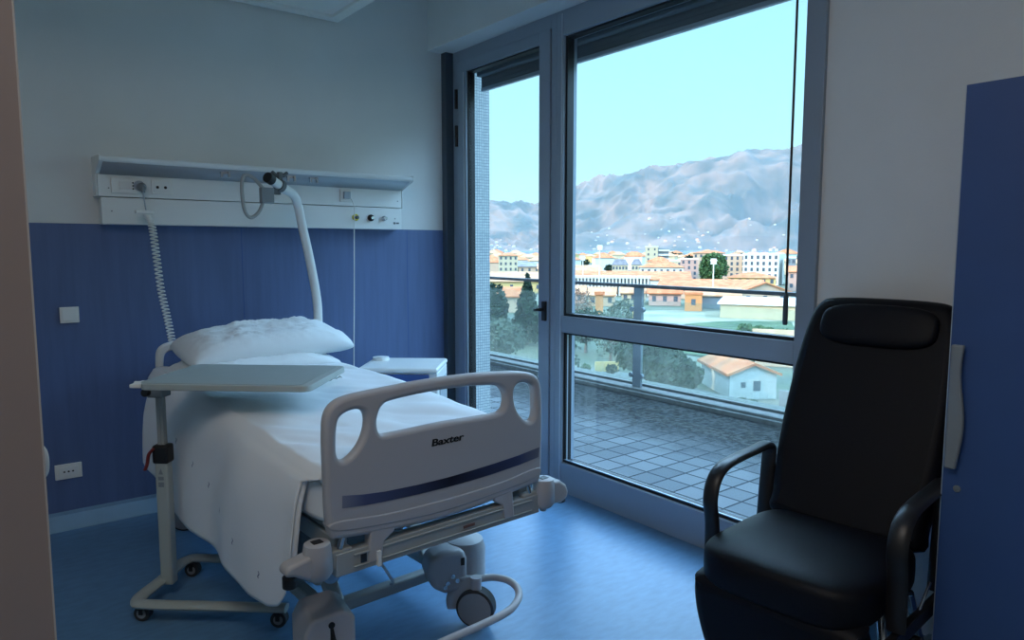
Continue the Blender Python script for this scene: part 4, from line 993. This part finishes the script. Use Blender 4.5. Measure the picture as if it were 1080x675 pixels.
# villages: pale houses on the shore and the lower slopes, and the far side of the town
cols = ['white','cream','peach','bluewhite']
proto = []
for k, wl in enumerate(cols):
    lab = 'tiny far-off %s house on the lake shore at the foot of the mountains' % {'white':'white','cream':'cream','peach':'peach','bluewhite':'bluish white'}[wl]
    proto.append(H_('village_house', 45, 4600, 17, 13, 9, 4, wl, 'terra2' if k % 2 else 'terra', lab, 'house', win=(0,0), group='%s houses at the mountain foot' % {'bluewhite':'bluish white'}.get(wl,wl), style='hip'))
for i in range(170):
    cl = rnd.choice([36.9,37.9,39.8,42.8,43.9,44.6,46.0,48.9,50.2,51.2,52.8,54.3,56.0,56.8,58.4]); az = rnd.gauss(cl,.45); 
    r = R0+40+abs(rnd.gauss(0,1))*330
    if not free(az, r, 62): continue
    c = proto[i] if i < 4 else copy_tree(proto[i % 4])
    place(c, az, r, rnd.uniform(-40,40), relief(az,r)-2); s = rnd.uniform(.5,1.3); c.scale = (s,s,s*rnd.uniform(.8,1.3))
proto = []
for k, (wl,rf,cn) in enumerate((('white','terra','white'),('cream','terra2','cream'),('peach','terra','peach'),('yellow','terra2','yellow'))):
    proto.append(H_('town_house', 45, 500, 11, 9, 6.0, 2.2, wl, rf, 'small %s house with tiled roof in the far rows of the town' % cn, 'house', win=(0,0), group='%s houses in the far rows of town' % cn, style='hip'))
for i in range(120):
    az = rnd.uniform(35.8,59.9); d = 370+rnd.random()**1.5*640
    while not free(az, d, 20): az = rnd.uniform(35.8,59.9); d = 370+rnd.random()**1.5*700
    c = proto[i] if i < 4 else copy_tree(proto[i % 4])
    place(c, az, d, rnd.uniform(-45,45)); s = rnd.uniform(.8,1.25); c.scale = (s,s,s*rnd.uniform(.8,1.35))

# ---- haze over the lake basin: a thin real scattering volume
HZ = bpy.data.materials.new('haze'); HZ.use_nodes = True; nt = HZ.node_tree; nt.nodes.remove(nt.nodes['Principled BSDF'])
vs = nt.nodes.new('ShaderNodeVolumeScatter'); vs.inputs['Density'].default_value = .00006; vs.inputs['Color'].default_value = (.85,.93,1,1); vs.inputs['Anisotropy'].default_value = 0.
nt.links.new(vs.outputs[0], nt.nodes['Material Output'].inputs['Volume'])
b = MB(); zt = 2400
P = [pol(22,1300),pol(74,1300),pol(22,4440),pol(74,4440)]
b.hexa([(p.x,p.y,G-.2) for p in P]+[(p.x,p.y,zt) for p in P])
o = b.build('haze_over_lake', HZ, smooth=False); tag(o, 'thin pale blue haze lying over the lake in front of the mountains', 'haze', kind='stuff')

# ================================================================== LIGHT
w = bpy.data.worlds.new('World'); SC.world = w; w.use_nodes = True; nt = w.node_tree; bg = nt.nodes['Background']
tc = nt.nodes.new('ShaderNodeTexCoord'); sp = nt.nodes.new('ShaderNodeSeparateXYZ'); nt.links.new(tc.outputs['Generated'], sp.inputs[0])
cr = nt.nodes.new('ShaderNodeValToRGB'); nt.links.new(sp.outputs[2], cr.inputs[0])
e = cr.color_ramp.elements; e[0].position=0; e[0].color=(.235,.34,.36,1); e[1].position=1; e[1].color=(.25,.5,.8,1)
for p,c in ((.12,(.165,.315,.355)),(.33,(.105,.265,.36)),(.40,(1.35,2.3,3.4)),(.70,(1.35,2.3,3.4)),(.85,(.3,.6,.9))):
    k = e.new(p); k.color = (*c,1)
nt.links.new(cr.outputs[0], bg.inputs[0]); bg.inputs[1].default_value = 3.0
s = bpy.data.lights.new('sun','SUN'); s.energy = 4.2; s.angle = R(.6); s.color = (1,.72,.46)
so = bpy.data.objects.new('sun', s); COL.objects.link(so)
sd = Vector((-.90,.36,.40)).normalized(); so.rotation_euler = sd.to_track_quat('Z','Y').to_euler()
l = bpy.data.lights.new('fill_light','AREA'); l.shape='RECTANGLE'; l.size=1.4; l.size_y=1.4; l.energy=30; l.color=(1,.92,.84)  # unseen area lamp added to brighten the dim interior
lo = bpy.data.objects.new('fill_light', l); COL.objects.link(lo); lo.location = (-.35,.55,3.24)

# ================================================================== CAMERA
cd = bpy.data.cameras.new('camera'); cd.sensor_width = 36; cd.lens = 747/1080*36; cd.clip_start=.05; cd.clip_end = 30000
co = bpy.data.objects.new('camera', cd); COL.objects.link(co); co.location = (0,0,1.5)
co.rotation_euler = (R(90-5.75), 0, R(-37.9))
SC.camera = co
SC.view_settings.view_transform = 'Standard'; SC.view_settings.look = 'None'; SC.view_settings.gamma = 1; SC.view_settings.use_curve_mapping = False
SC.view_settings.exposure = 0.0
SC.cycles.use_denoising = True
SC.cycles.max_bounces = 10; SC.cycles.diffuse_bounces = 6; SC.cycles.transparent_max_bounces = 24; SC.cycles.volume_bounces = 1
